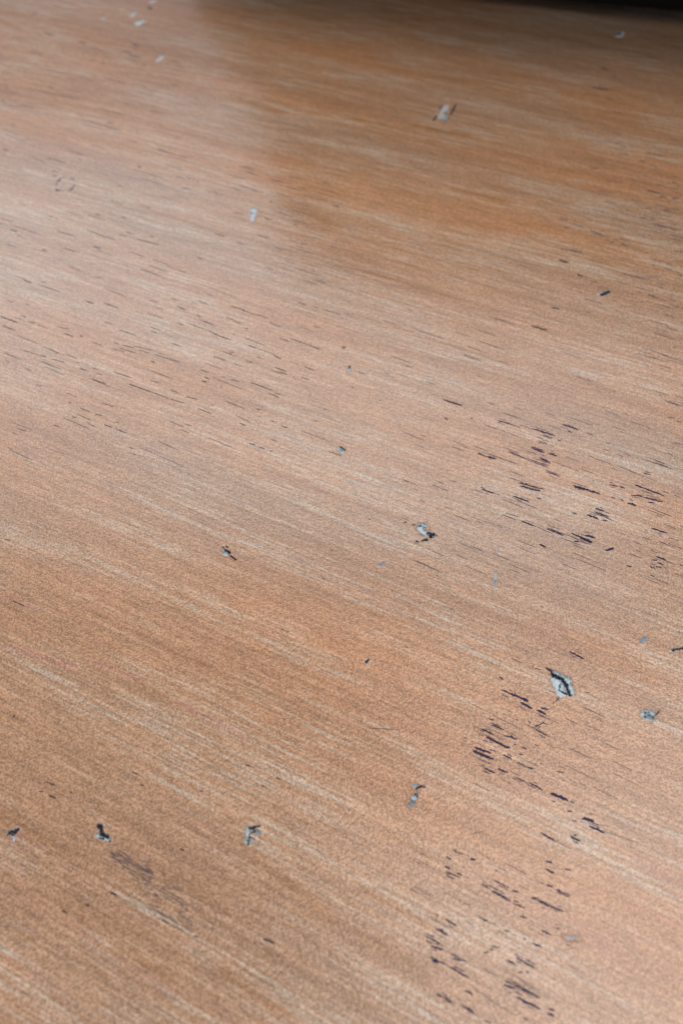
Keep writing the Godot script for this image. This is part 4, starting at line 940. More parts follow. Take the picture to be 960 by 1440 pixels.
		[-12.79, -160.91, -10.83, -159.81, 0.22, 2], [-15.30, -161.59, -12.32, -159.93, 0.28, 2], [-50.42, -192.83, -43.39, -188.91, 0.24, 2], [-54.77, -160.46, -50.42, -158.04, 0.18, 2],
		[-5.56, -187.47, -0.21, -184.48, 0.24, 2], [82.54, -193.66, 84.25, -192.70, 0.34, 2], [72.45, -211.55, 74.45, -210.44, 0.34, 2], [65.64, -213.23, 69.98, -210.80, 0.28, 2],
		[71.55, -205.78, 74.52, -204.13, 0.36, 2], [59.91, -186.56, 65.14, -183.64, 0.28, 2], [65.45, -150.68, 68.01, -149.25, 0.33, 2], [67.97, -140.00, 72.30, -137.58, 0.31, 2],
		[52.81, -148.69, 54.68, -147.65, 0.28, 2], [72.35, -217.35, 74.98, -215.89, 0.40, 2], [87.77, -213.29, 90.17, -211.96, 0.41, 2], [70.21, -153.02, 74.22, -150.78, 0.32, 2],
		[71.02, -154.70, 72.38, -153.94, 0.27, 2], [78.33, -181.76, 79.06, -181.35, 0.27, 2], [60.69, -157.70, 64.59, -155.53, 0.26, 2], [74.61, -186.34, 76.97, -185.02, 0.37, 2],
		[75.43, -194.16, 77.88, -192.79, 0.30, 2], [73.24, -170.77, 74.70, -169.96, 0.24, 2], [62.63, -186.65, 65.88, -184.84, 0.31, 2], [65.07, -210.19, 66.52, -209.38, 0.31, 2],
		[56.97, -167.52, 60.12, -165.76, 0.37, 2], [63.47, -181.78, 65.97, -180.39, 0.25, 2], [59.21, -144.58, 61.33, -143.40, 0.26, 2], [53.69, -157.29, 59.59, -154.00, 0.20, 2],
		[74.28, -187.14, 80.47, -183.69, 0.36, 2], [67.35, -169.13, 68.14, -168.69, 0.34, 2], [75.46, -179.49, 79.95, -176.98, 0.30, 2], [60.52, -166.65, 61.63, -166.03, 0.22, 2],
		[72.47, -178.62, 73.68, -177.95, 0.40, 2], [60.84, -176.86, 64.85, -174.62, 0.28, 2], [65.41, -140.30, 68.19, -138.74, 0.31, 2], [67.21, -146.09, 68.01, -145.64, 0.31, 2],
		[64.39, -143.52, 65.60, -142.84, 0.26, 2], [90.58, -213.18, 92.02, -212.38, 0.35, 2], [76.59, -178.03, 78.01, -177.24, 0.27, 2], [60.96, -163.47, 61.73, -163.04, 0.28, 2],
		[67.63, -147.42, 68.86, -146.73, 0.31, 2], [73.82, -170.54, 75.15, -169.80, 0.25, 2], [73.17, -209.63, 74.83, -208.71, 0.49, 2], [65.63, -192.03, 69.52, -189.86, 0.32, 2],
		[74.29, -165.43, 77.40, -163.70, 0.38, 2], [59.54, -164.53, 61.54, -163.42, 0.37, 2], [60.48, -151.39, 64.36, -149.22, 0.33, 2], [78.28, -199.27, 79.90, -198.37, 0.29, 2],
		[73.65, -177.04, 75.30, -176.12, 0.28, 2], [62.75, -165.00, 65.28, -163.59, 0.37, 2], [68.59, -156.87, 72.56, -154.66, 0.32, 2], [69.44, -212.51, 73.05, -210.49, 0.46, 2],
		[67.11, -177.81, 68.62, -176.97, 0.29, 2], [78.83, -196.84, 79.83, -196.27, 0.44, 2], [57.96, -148.87, 61.44, -146.93, 0.26, 2], [62.87, -181.30, 64.82, -180.21, 0.24, 2],
		[70.72, -192.67, 76.34, -189.53, 0.30, 2], [83.11, -218.53, 84.55, -217.72, 0.38, 2], [64.32, -148.10, 68.36, -145.85, 0.24, 2], [69.43, -149.15, 70.47, -148.57, 0.21, 2],
	])
	out.append_array([
		[87.38, -210.82, 89.77, -209.48, 0.29, 2], [67.02, -159.61, 68.21, -158.95, 0.23, 2], [64.14, -202.85, 67.82, -200.80, 0.40, 2], [62.88, -198.01, 64.56, -197.07, 0.34, 2],
		[73.20, -163.02, 74.65, -162.20, 0.22, 2], [69.42, -182.36, 71.46, -181.22, 0.34, 2], [62.83, -150.47, 65.89, -148.76, 0.31, 2], [50.63, -142.22, 54.03, -140.32, 0.31, 2],
		[61.51, -146.95, 65.70, -144.61, 0.19, 2], [68.68, -143.09, 69.38, -142.69, 0.24, 2], [62.00, -141.22, 62.84, -140.75, 0.25, 2], [58.62, -169.12, 60.80, -167.90, 0.30, 2],
		[66.62, -186.45, 68.29, -185.51, 0.32, 2], [62.80, -198.43, 66.75, -196.23, 0.28, 2], [54.20, -146.01, 55.52, -145.27, 0.26, 2], [54.49, -103.37, 55.28, -102.92, 0.13, 2],
		[49.71, -84.44, 52.16, -83.08, 0.16, 2], [69.83, -171.92, 74.13, -169.52, 0.32, 2], [54.94, -88.21, 58.03, -86.49, 0.12, 2], [72.07, -171.66, 76.14, -169.38, 0.31, 2],
		[51.69, -78.71, 53.06, -77.95, 0.15, 2], [66.98, -129.11, 69.29, -127.82, 0.24, 2], [72.87, -176.55, 77.21, -174.13, 0.35, 2], [72.57, -170.77, 76.66, -168.49, 0.23, 2],
		[59.11, -110.88, 63.62, -108.37, 0.22, 2], [80.43, -186.35, 83.82, -184.46, 0.29, 2], [62.66, -117.72, 63.46, -117.27, 0.22, 2], [52.28, -96.41, 55.55, -94.59, 0.16, 2],
		[65.25, -132.44, 67.48, -131.19, 0.27, 2], [67.11, -159.50, 68.18, -158.90, 0.32, 2], [70.82, -175.03, 74.38, -173.04, 0.37, 2], [59.53, -100.39, 61.81, -99.12, 0.16, 2],
		[77.47, -176.36, 79.88, -175.02, 0.29, 2], [50.83, -84.36, 53.37, -82.94, 0.12, 2], [80.16, -183.35, 81.34, -182.70, 0.42, 2], [80.17, -188.32, 82.31, -187.12, 0.25, 2],
		[64.76, -126.08, 65.46, -125.69, 0.17, 2], [75.00, -166.76, 80.13, -163.89, 0.35, 2], [50.06, -77.85, 50.99, -77.33, 0.19, 2], [50.83, -83.30, 51.71, -82.81, 0.15, 2],
		[57.49, -99.83, 58.57, -99.23, 0.15, 2], [58.54, -112.13, 59.19, -111.76, 0.17, 2], [49.83, -77.90, 52.28, -76.53, 0.16, 2], [62.15, -123.79, 66.05, -121.62, 0.22, 2],
		[51.66, -81.33, 53.43, -80.35, 0.14, 2], [62.14, -134.99, 66.08, -132.80, 0.25, 2], [52.93, -88.63, 54.28, -87.88, 0.21, 2], [53.68, -95.46, 55.24, -94.59, 0.16, 2],
		[76.66, -183.90, 78.06, -183.11, 0.29, 2], [67.73, -154.78, 68.81, -154.18, 0.35, 2], [64.96, -121.47, 67.71, -119.94, 0.18, 2], [56.27, -97.20, 57.21, -96.68, 0.20, 2],
		[59.31, -110.45, 61.88, -109.02, 0.19, 2], [68.89, -134.04, 70.89, -132.93, 0.28, 2], [68.04, -157.01, 70.30, -155.75, 0.32, 2], [50.94, -77.68, 53.47, -76.27, 0.14, 2],
		[57.70, -93.45, 60.27, -92.02, 0.20, 2], [79.29, -171.89, 81.40, -170.71, 0.32, 2], [64.87, -142.86, 67.97, -141.13, 0.22, 2], [73.94, -187.01, 78.55, -184.44, 0.27, 2],
		[51.28, -84.14, 52.73, -83.33, 0.16, 2], [61.11, -112.33, 63.34, -111.08, 0.19, 2], [58.18, -99.93, 59.60, -99.14, 0.20, 2], [68.57, -154.34, 71.82, -152.54, 0.25, 2],
		[47.60, -73.68, 48.38, -73.25, 0.18, 2], [68.90, -141.54, 69.59, -141.15, 0.26, 2], [46.14, -70.71, 48.07, -69.64, 0.11, 2], [59.10, -98.64, 60.03, -98.12, 0.19, 2],
		[58.80, -96.65, 59.57, -96.22, 0.19, 2], [51.97, -95.73, 56.49, -93.21, 0.21, 2], [69.33, -166.84, 70.64, -166.11, 0.30, 2], [49.30, -71.94, 49.82, -71.65, 0.12, 2],
		[53.63, -95.01, 55.54, -93.95, 0.22, 2], [54.15, -81.02, 54.96, -80.57, 0.18, 2], [62.08, -108.28, 65.43, -106.41, 0.15, 2], [49.30, -72.94, 49.82, -72.65, 0.13, 2],
		[47.34, -70.82, 49.34, -69.71, 0.16, 2], [61.18, -113.99, 61.74, -113.68, 0.15, 2], [50.78, -71.72, 51.95, -71.07, 0.13, 2], [77.47, -189.78, 79.16, -188.84, 0.37, 2],
		[65.79, -136.94, 68.58, -135.38, 0.21, 2], [75.32, -160.80, 76.76, -160.00, 0.28, 2], [48.13, -76.12, 49.18, -75.54, 0.16, 2], [57.69, -113.65, 60.47, -112.10, 0.15, 2],
		[74.65, -179.99, 78.63, -177.77, 0.27, 2], [-100.55, -256.08, -99.23, -255.34, 0.44, 2], [-89.52, -258.72, -81.28, -254.13, 0.32, 2], [-68.12, -272.33, -65.57, -270.91, 0.41, 2],
		[-84.29, -213.98, -81.71, -212.54, 0.36, 2], [-80.66, -252.68, -78.87, -251.68, 0.46, 2], [-96.07, -235.31, -85.99, -229.69, 0.33, 2], [-97.77, -272.54, -93.40, -270.10, 0.53, 2],
		[-49.67, -248.02, -47.47, -246.79, 0.45, 2], [-50.63, -260.97, -47.08, -258.99, 0.36, 2], [-48.17, -207.48, -42.33, -204.22, 0.36, 2], [-52.43, -265.17, -50.00, -263.81, 0.49, 2],
		[-66.87, -267.32, -62.64, -264.96, 0.34, 2], [-68.54, -232.11, -60.02, -227.36, 0.36, 2], [-51.91, -271.23, -49.86, -270.08, 0.56, 2], [-41.65, -204.30, -39.68, -203.20, 0.28, 2],
		[-70.15, -252.05, -63.44, -248.30, 0.51, 2], [-79.21, -275.29, -74.78, -272.82, 0.56, 2], [-90.26, -215.85, -82.88, -211.73, 0.27, 2], [-96.48, -243.12, -92.20, -240.73, 0.26, 2],
		[-67.66, -202.53, -66.13, -201.67, 0.24, 2], [-100.30, -251.20, -98.64, -250.28, 0.45, 2], [-64.64, -221.16, -59.30, -218.18, 0.30, 2], [-71.99, -207.60, -65.57, -204.02, 0.32, 2],
		[-75.82, -203.31, -70.40, -200.28, 0.37, 2], [-48.02, -207.73, -45.40, -206.26, 0.33, 2], [-45.90, -215.67, -42.13, -213.57, 0.35, 2], [-80.57, -203.43, -75.26, -200.47, 0.31, 2],
		[-97.04, -236.84, -95.23, -235.84, 0.43, 2], [-71.73, -244.94, -69.75, -243.84, 0.36, 2], [-65.66, -210.08, -61.12, -207.54, 0.28, 2], [-70.03, -273.11, -65.62, -270.65, 0.39, 2],
		[-80.97, -270.93, -79.44, -270.08, 0.51, 2], [-58.08, -255.48, -56.41, -254.55, 0.42, 2], [-47.29, -236.03, -42.10, -233.13, 0.34, 2], [-61.83, -235.00, -58.56, -233.18, 0.40, 2],
		[-76.79, -251.67, -73.20, -249.67, 0.46, 2], [-55.67, -212.60, -53.69, -211.50, 0.32, 2], [-65.95, -274.79, -63.45, -273.40, 0.49, 2], [-69.87, -224.33, -60.62, -219.17, 0.36, 2],
		[-90.07, -222.64, -88.65, -221.85, 0.28, 2], [26.72, -131.80, 30.85, -129.49, 0.23, 2], [8.13, -118.40, 9.09, -117.87, 0.18, 2], [25.52, -117.73, 26.53, -117.17, 0.24, 2],
		[42.59, -124.88, 47.26, -122.27, 0.16, 2], [58.82, -124.65, 60.12, -123.93, 0.23, 2], [8.16, -134.85, 12.09, -132.66, 0.19, 2], [12.26, -120.54, 13.14, -120.05, 0.24, 2],
		[62.19, -130.71, 65.98, -128.60, 0.27, 2], [22.77, -131.05, 25.73, -129.40, 0.17, 2], [49.52, -138.05, 51.00, -137.23, 0.30, 2], [24.44, -126.53, 27.34, -124.91, 0.16, 2],
		[23.58, -123.89, 26.90, -122.04, 0.25, 2], [50.15, -113.42, 50.80, -113.06, 0.19, 2], [44.30, -117.45, 47.23, -115.81, 0.19, 2], [0.86, -136.90, 3.16, -135.61, 0.16, 2],
		[9.95, -123.21, 13.64, -121.15, 0.21, 2], [63.96, -131.38, 65.05, -130.77, 0.23, 2], [30.17, -136.30, 33.55, -134.41, 0.19, 2], [59.87, -123.23, 60.64, -122.81, 0.24, 2],
		[30.45, -135.64, 34.79, -133.22, 0.26, 2], [15.72, -116.06, 17.66, -114.98, 0.20, 2], [3.02, -118.84, 4.46, -118.03, 0.20, 2], [27.17, -127.99, 32.12, -125.24, 0.23, 2],
		[14.27, -132.07, 20.26, -128.72, 0.26, 2], [60.68, -120.81, 63.01, -119.51, 0.18, 2], [57.57, -124.40, 62.17, -121.83, 0.26, 2], [13.48, -138.57, 14.73, -137.88, 0.22, 2],
		[24.53, -126.44, 28.57, -124.20, 0.17, 2], [1.49, -114.56, 2.46, -114.01, 0.18, 2], [58.86, -125.94, 63.31, -123.46, 0.22, 2],
	])
	return out

func bands() -> Array:
	var out := []
	out.append_array([
		[-130.4, -99.7, -98.5, -100.4, 6.27, 0, 0.80], [-123.1, -91.5, -111.6, -92.0, 2.19, 0, 0.80], [-117.6, -103.9, -102.7, -103.6, 3.14, 0, 0.80], [-72.8, -77.8, -67.7, -76.8, 1.77, 0, 0.80],
		[-75.9, -69.4, -60.8, -69.6, 1.91, 0, 0.80], [-94.6, -62.1, -83.6, -62.8, 2.21, 0, 0.80], [-119.1, -101.1, -112.0, -100.4, 3.96, 0, 0.80], [-115.8, -109.9, -98.9, -109.6, 4.37, 0, 0.80],
		[-84.0, -78.4, -73.3, -78.5, 1.14, 0, 0.80], [-63.8, -94.8, -53.4, -93.5, 2.23, 0, 0.80], [-109.5, -76.1, -102.4, -76.8, 1.41, 0, 0.80], [-85.6, -117.6, -77.1, -116.3, 2.09, 0, 0.80],
		[-45.3, -78.2, -38.9, -78.7, 1.53, 0, 0.80], [-82.4, -108.4, -65.7, -107.8, 1.62, 0, 0.80], [-29.7, -148.8, -19.3, -147.6, 2.24, 0, 0.80], [-20.6, -146.9, 3.6, -145.7, 1.94, 0, 0.80],
		[-39.7, -134.8, -29.8, -133.1, 3.35, 0, 0.80], [-5.5, -110.0, 10.5, -110.3, 3.25, 0, 0.80], [-46.8, -94.7, -10.0, -95.6, 1.19, 0, 0.80], [-30.2, -88.3, -22.6, -88.5, 1.12, 0, 0.80],
		[-34.6, -90.8, -18.6, -91.3, 1.31, 0, 0.80], [-14.8, -129.3, -3.2, -126.9, 2.07, 0, 0.80], [-9.5, -125.0, 7.7, -124.7, 1.43, 0, 0.80], [-5.3, -119.4, -1.2, -118.3, 2.84, 0, 0.80],
		[-38.6, -126.2, -22.6, -126.7, 1.54, 0, 0.80], [4.2, -116.8, 9.3, -116.4, 1.69, 0, 0.80], [-51.0, -112.6, -31.0, -112.1, 1.39, 0, 0.80], [-25.7, -145.8, -7.1, -143.0, 1.66, 0, 0.80],
		[-5.9, -132.5, 6.5, -130.7, 1.48, 0, 0.80], [-0.8, -133.9, 6.1, -132.7, 2.56, 0, 0.80], [-45.2, -91.4, -31.9, -92.2, 1.87, 0, 0.80], [-61.3, -124.1, -43.5, -123.1, 1.10, 1, 1.00],
		[-43.5, -123.1, -24.2, -122.9, 1.28, 1, 1.00], [-68.5, -138.5, -41.0, -138.3, 1.74, 1, 1.00], [-5.7, -79.6, 12.3, -79.6, 1.10, 0, 0.90], [-19.8, -78.1, -16.0, -77.6, 1.12, 0, 0.90],
		[-19.2, -69.2, -3.0, -69.4, 0.77, 0, 0.90], [-12.1, -62.9, -2.6, -61.7, 0.71, 0, 0.90], [9.1, -86.9, 15.2, -86.2, 1.15, 0, 0.90], [-31.2, -63.2, -22.0, -63.5, 0.76, 0, 0.90],
		[-1.5, -68.1, 2.8, -67.6, 0.86, 0, 0.90], [-29.0, -71.2, -11.5, -71.6, 0.67, 0, 0.90], [-0.9, -80.5, 5.8, -80.1, 1.52, 0, 0.90], [-36.5, -73.9, -22.0, -74.6, 0.99, 0, 0.90],
		[-13.2, -79.7, -7.3, -79.5, 1.42, 0, 0.90], [-1.2, -92.1, 8.7, -91.3, 1.38, 0, 0.90], [-28.2, -57.0, -16.8, -56.7, 0.58, 0, 0.90], [-5.9, -89.8, 0.0, -89.5, 1.22, 0, 0.90],
		[-21.8, -68.6, -14.1, -68.1, 0.77, 0, 0.90], [-65.8, -26.8, -52.1, -26.6, 1.11, 0, 0.80], [-53.0, -26.1, -46.0, -24.6, 0.87, 0, 0.80], [-61.8, -39.7, -51.1, -39.7, 0.74, 0, 0.80],
		[-49.6, -31.8, -45.1, -31.2, 0.74, 0, 0.80], [-55.7, -46.1, -36.7, -46.8, 0.79, 0, 0.80], [-74.0, -39.2, -59.3, -38.9, 0.75, 0, 0.80], [-85.9, -49.5, -81.3, -49.3, 1.48, 0, 0.80],
		[-79.3, -49.5, -65.4, -48.6, 1.07, 0, 0.80], [-71.5, -55.8, -63.7, -55.6, 1.27, 0, 0.80], [-43.4, -50.1, -36.3, -50.3, 1.94, 0, 0.80], [-42.6, -35.9, -35.5, -35.4, 0.48, 0, 0.80],
		[-36.4, -46.3, -28.5, -46.5, 0.75, 0, 0.80], [-67.7, -43.0, -55.6, -43.4, 1.13, 0, 0.80], [-33.4, -55.8, -27.6, -55.9, 0.95, 0, 0.80], [-60.4, -60.5, -49.6, -60.2, 0.78, 0, 0.80],
		[-52.4, -56.5, -46.2, -55.8, 0.97, 0, 0.80], [-47.3, -27.8, -41.1, -27.1, 0.71, 0, 0.80], [-82.9, -46.1, -74.1, -45.8, 0.83, 0, 0.80], [-70.0, -31.6, -57.5, -33.4, 2.09, 3, 0.80],
		[-57.6, -35.2, -47.3, -36.0, 1.74, 3, 0.80], [-43.5, -35.5, -30.8, -34.9, 1.44, 3, 0.80], [-75.9, -38.3, -69.5, -38.6, 1.11, 3, 0.80], [-54.9, -14.6, -45.1, -13.6, 0.77, 0, 0.80],
		[-20.2, -23.6, -11.3, -22.8, 0.63, 0, 0.80], [-18.9, -11.7, -6.0, -12.1, 0.81, 0, 0.80], [-45.3, -3.8, -39.8, -4.5, 1.03, 0, 0.80], [-39.7, -22.1, -31.4, -22.3, 0.58, 0, 0.80],
		[-24.6, -22.8, -19.1, -23.3, 0.48, 0, 0.80], [-44.9, -18.1, -39.7, -17.7, 0.56, 0, 0.80], [-33.8, -27.6, -29.3, -27.2, 0.87, 0, 0.80], [-25.2, -4.4, -22.4, -4.3, 0.77, 0, 0.80],
	])
	out.append_array([
		[-19.0, -32.3, -16.0, -32.3, 0.71, 0, 0.80], [-34.2, -11.0, -23.0, -10.8, 0.71, 0, 0.80], [-12.4, -16.1, -8.2, -16.6, 0.71, 0, 0.80], [-37.0, -0.0, -33.1, 0.6, 1.26, 0, 0.80],
		[-25.7, -7.9, -21.1, -7.9, 0.47, 0, 0.80], [-27.1, -23.5, -10.1, -20.4, 2.37, 1, 0.60], [-33.4, -16.2, -19.5, -15.8, 0.90, 1, 0.60], [-32.6, -6.8, -24.3, -7.1, 1.34, 1, 0.60],
		[-20.8, -10.3, -11.7, -10.0, 1.35, 1, 0.60], [-53.7, -13.2, -42.5, -13.0, 1.00, 1, 0.60], [-41.9, -15.7, -23.0, -15.3, 0.38, 2, 0.30], [-52.4, -18.4, -40.0, -18.0, 0.41, 2, 0.30],
		[-38.2, -14.3, -28.0, -14.1, 1.12, 2, 0.30], [-47.9, -10.4, -35.4, -10.4, 0.95, 2, 0.30], [-14.3, -28.9, -2.4, -29.3, 0.58, 0, 0.70], [-5.9, -31.2, 1.3, -27.7, 0.59, 0, 0.70],
		[-9.0, -18.1, 1.3, -18.2, 0.79, 0, 0.70], [1.0, -25.1, 6.6, -23.9, 1.56, 0, 0.70], [-2.6, -40.4, 7.1, -40.4, 0.64, 0, 0.70], [6.4, -42.4, 23.3, -44.7, 0.72, 0, 0.70],
		[-11.3, -32.7, -1.8, -32.3, 0.60, 0, 0.70], [2.6, -24.3, 6.6, -23.9, 0.99, 0, 0.70], [-14.6, -32.5, -8.3, -32.3, 0.52, 0, 0.70], [10.1, -42.3, 17.7, -43.3, 0.54, 0, 0.70],
		[-10.1, -20.4, 2.1, -20.2, 2.21, 1, 0.70], [-7.3, -14.7, 0.9, -15.1, 1.70, 1, 0.70], [-10.4, -24.9, -0.7, -25.1, 1.17, 1, 0.70], [-11.1, -32.3, 0.3, -31.5, 1.03, 1, 0.70],
		[-52.8, -12.2, -30.8, -11.0, 2.58, 3, 0.22], [-48.0, -6.8, -32.2, -6.3, 2.77, 3, 0.22], [-42.9, -1.0, -32.7, -0.7, 2.56, 3, 0.22], [-32.2, -6.3, -17.6, -6.7, 1.98, 3, 0.22],
		[-33.9, -23.0, -18.5, -22.2, 2.02, 3, 0.22], [17.5, -37.0, 23.9, -37.6, 1.64, 3, 0.50], [12.1, -32.2, 18.1, -31.1, 2.46, 3, 0.50], [17.1, -42.1, 23.8, -41.8, 2.23, 3, 0.50],  # the stronger ones paint a pinkish sheen at the lower right
		[-63.9, -225.8, -36.9, -223.5, 2.08, 0, 1.00], [-54.5, -242.0, -36.8, -241.7, 1.84, 0, 1.00], [-27.4, -235.7, -20.0, -234.9, 1.49, 0, 1.00], [-22.4, -226.8, -11.9, -225.3, 1.80, 0, 1.00],
		[-31.8, -214.9, -17.0, -214.8, 2.32, 0, 1.00], [-80.5, -185.5, -67.7, -185.6, 5.26, 0, 1.00], [-67.7, -185.6, -47.3, -183.9, 4.31, 0, 1.00], [-39.8, -185.7, -25.3, -183.8, 3.50, 0, 1.00],
		[-31.6, -187.9, -14.8, -185.5, 4.13, 0, 1.00], [-15.5, -188.6, -4.2, -185.6, 1.83, 0, 1.00], [-22.9, -201.7, -7.0, -200.1, 2.43, 0, 1.00], [-59.4, -254.6, -50.6, -250.6, 1.66, 0, 1.00],
		[-29.0, -234.5, -19.4, -234.5, 1.30, 0, 1.00], [-54.8, -268.7, -45.5, -267.3, 1.53, 0, 1.00], [-79.5, -239.1, -63.9, -241.3, 1.95, 0, 1.00], [-44.1, -253.8, -18.2, -257.3, 1.48, 0, 1.00],
		[-33.4, -228.7, -17.9, -227.3, 1.44, 0, 1.00], [-38.1, -217.3, -26.1, -214.5, 2.61, 0, 1.00], [-38.8, -177.1, -28.1, -175.5, 3.31, 0, 1.00], [-54.2, -218.5, -43.7, -216.7, 2.33, 0, 1.00],
		[-110.6, -223.7, -92.6, -221.8, 3.86, 0, 1.00], [-26.1, -252.1, -17.0, -251.4, 1.64, 0, 1.00], [-53.6, -235.9, -40.7, -233.5, 1.91, 0, 1.00], [-92.9, -243.9, -80.9, -242.6, 2.36, 0, 1.00],
		[-78.7, -159.2, -61.1, -160.8, 2.12, 0, 1.00], [-72.8, -177.1, -63.0, -174.2, 2.62, 0, 1.00], [-83.6, -206.3, -60.7, -208.3, 4.05, 1, 0.90], [-59.6, -179.7, -43.4, -180.2, 2.31, 1, 0.90],
		[-100.3, -202.9, -87.0, -204.6, 2.91, 1, 0.90], [-171.4, -145.9, -146.6, -146.6, 2.82, 0, 0.70], [-145.4, -145.2, -122.6, -144.8, 2.92, 0, 0.70], [-122.6, -144.8, -94.3, -142.7, 2.17, 0, 0.70],
		[-164.3, -137.9, -146.8, -138.6, 4.47, 0, 0.70], [-154.7, -127.1, -135.2, -129.5, 2.86, 0, 0.70], [-122.4, -143.1, -108.1, -142.9, 1.97, 0, 0.70], [-143.5, -144.1, -125.9, -145.1, 3.63, 0, 0.70],
		[-145.9, -117.2, -129.1, -115.6, 3.43, 0, 0.70], [-127.6, -133.2, -114.1, -131.2, 2.44, 0, 0.70], [-148.8, -174.1, -124.1, -174.7, 4.33, 0, 0.70], [-176.3, -162.8, -150.7, -163.9, 3.18, 0, 0.70],
		[-110.4, -133.0, -100.6, -131.3, 2.36, 0, 0.70], [-198.6, -185.9, -168.2, -187.1, 4.16, 0, 0.70], [-215.3, -195.4, -188.5, -196.6, 4.50, 0, 0.70], [-118.1, -175.5, -106.8, -174.6, 2.00, 0, 0.70],
	])
	out.append_array([
		[-148.2, -205.1, -135.0, -203.5, 3.18, 0, 0.70], [-140.7, -137.8, -129.3, -136.9, 1.07, 1, 0.80], [-129.3, -136.9, -117.4, -137.4, 1.41, 1, 0.80], [-140.5, -141.7, -131.3, -142.4, 1.21, 1, 0.80],
		[-119.5, -139.0, -97.2, -137.9, 1.19, 1, 0.80], [-164.3, -137.9, -155.2, -139.3, 1.29, 1, 0.80], [-98.3, -149.5, -85.5, -152.3, 2.77, 1, 0.80], [-95.5, -156.4, -75.2, -152.2, 5.33, 1, 0.80],
		[-135.6, -200.6, -115.4, -197.8, 7.55, 1, 0.80], [-150.4, -153.0, -125.3, -147.3, 3.97, 3, 0.60], [-176.1, -151.3, -148.4, -151.9, 3.89, 3, 0.60],
	])
	return out

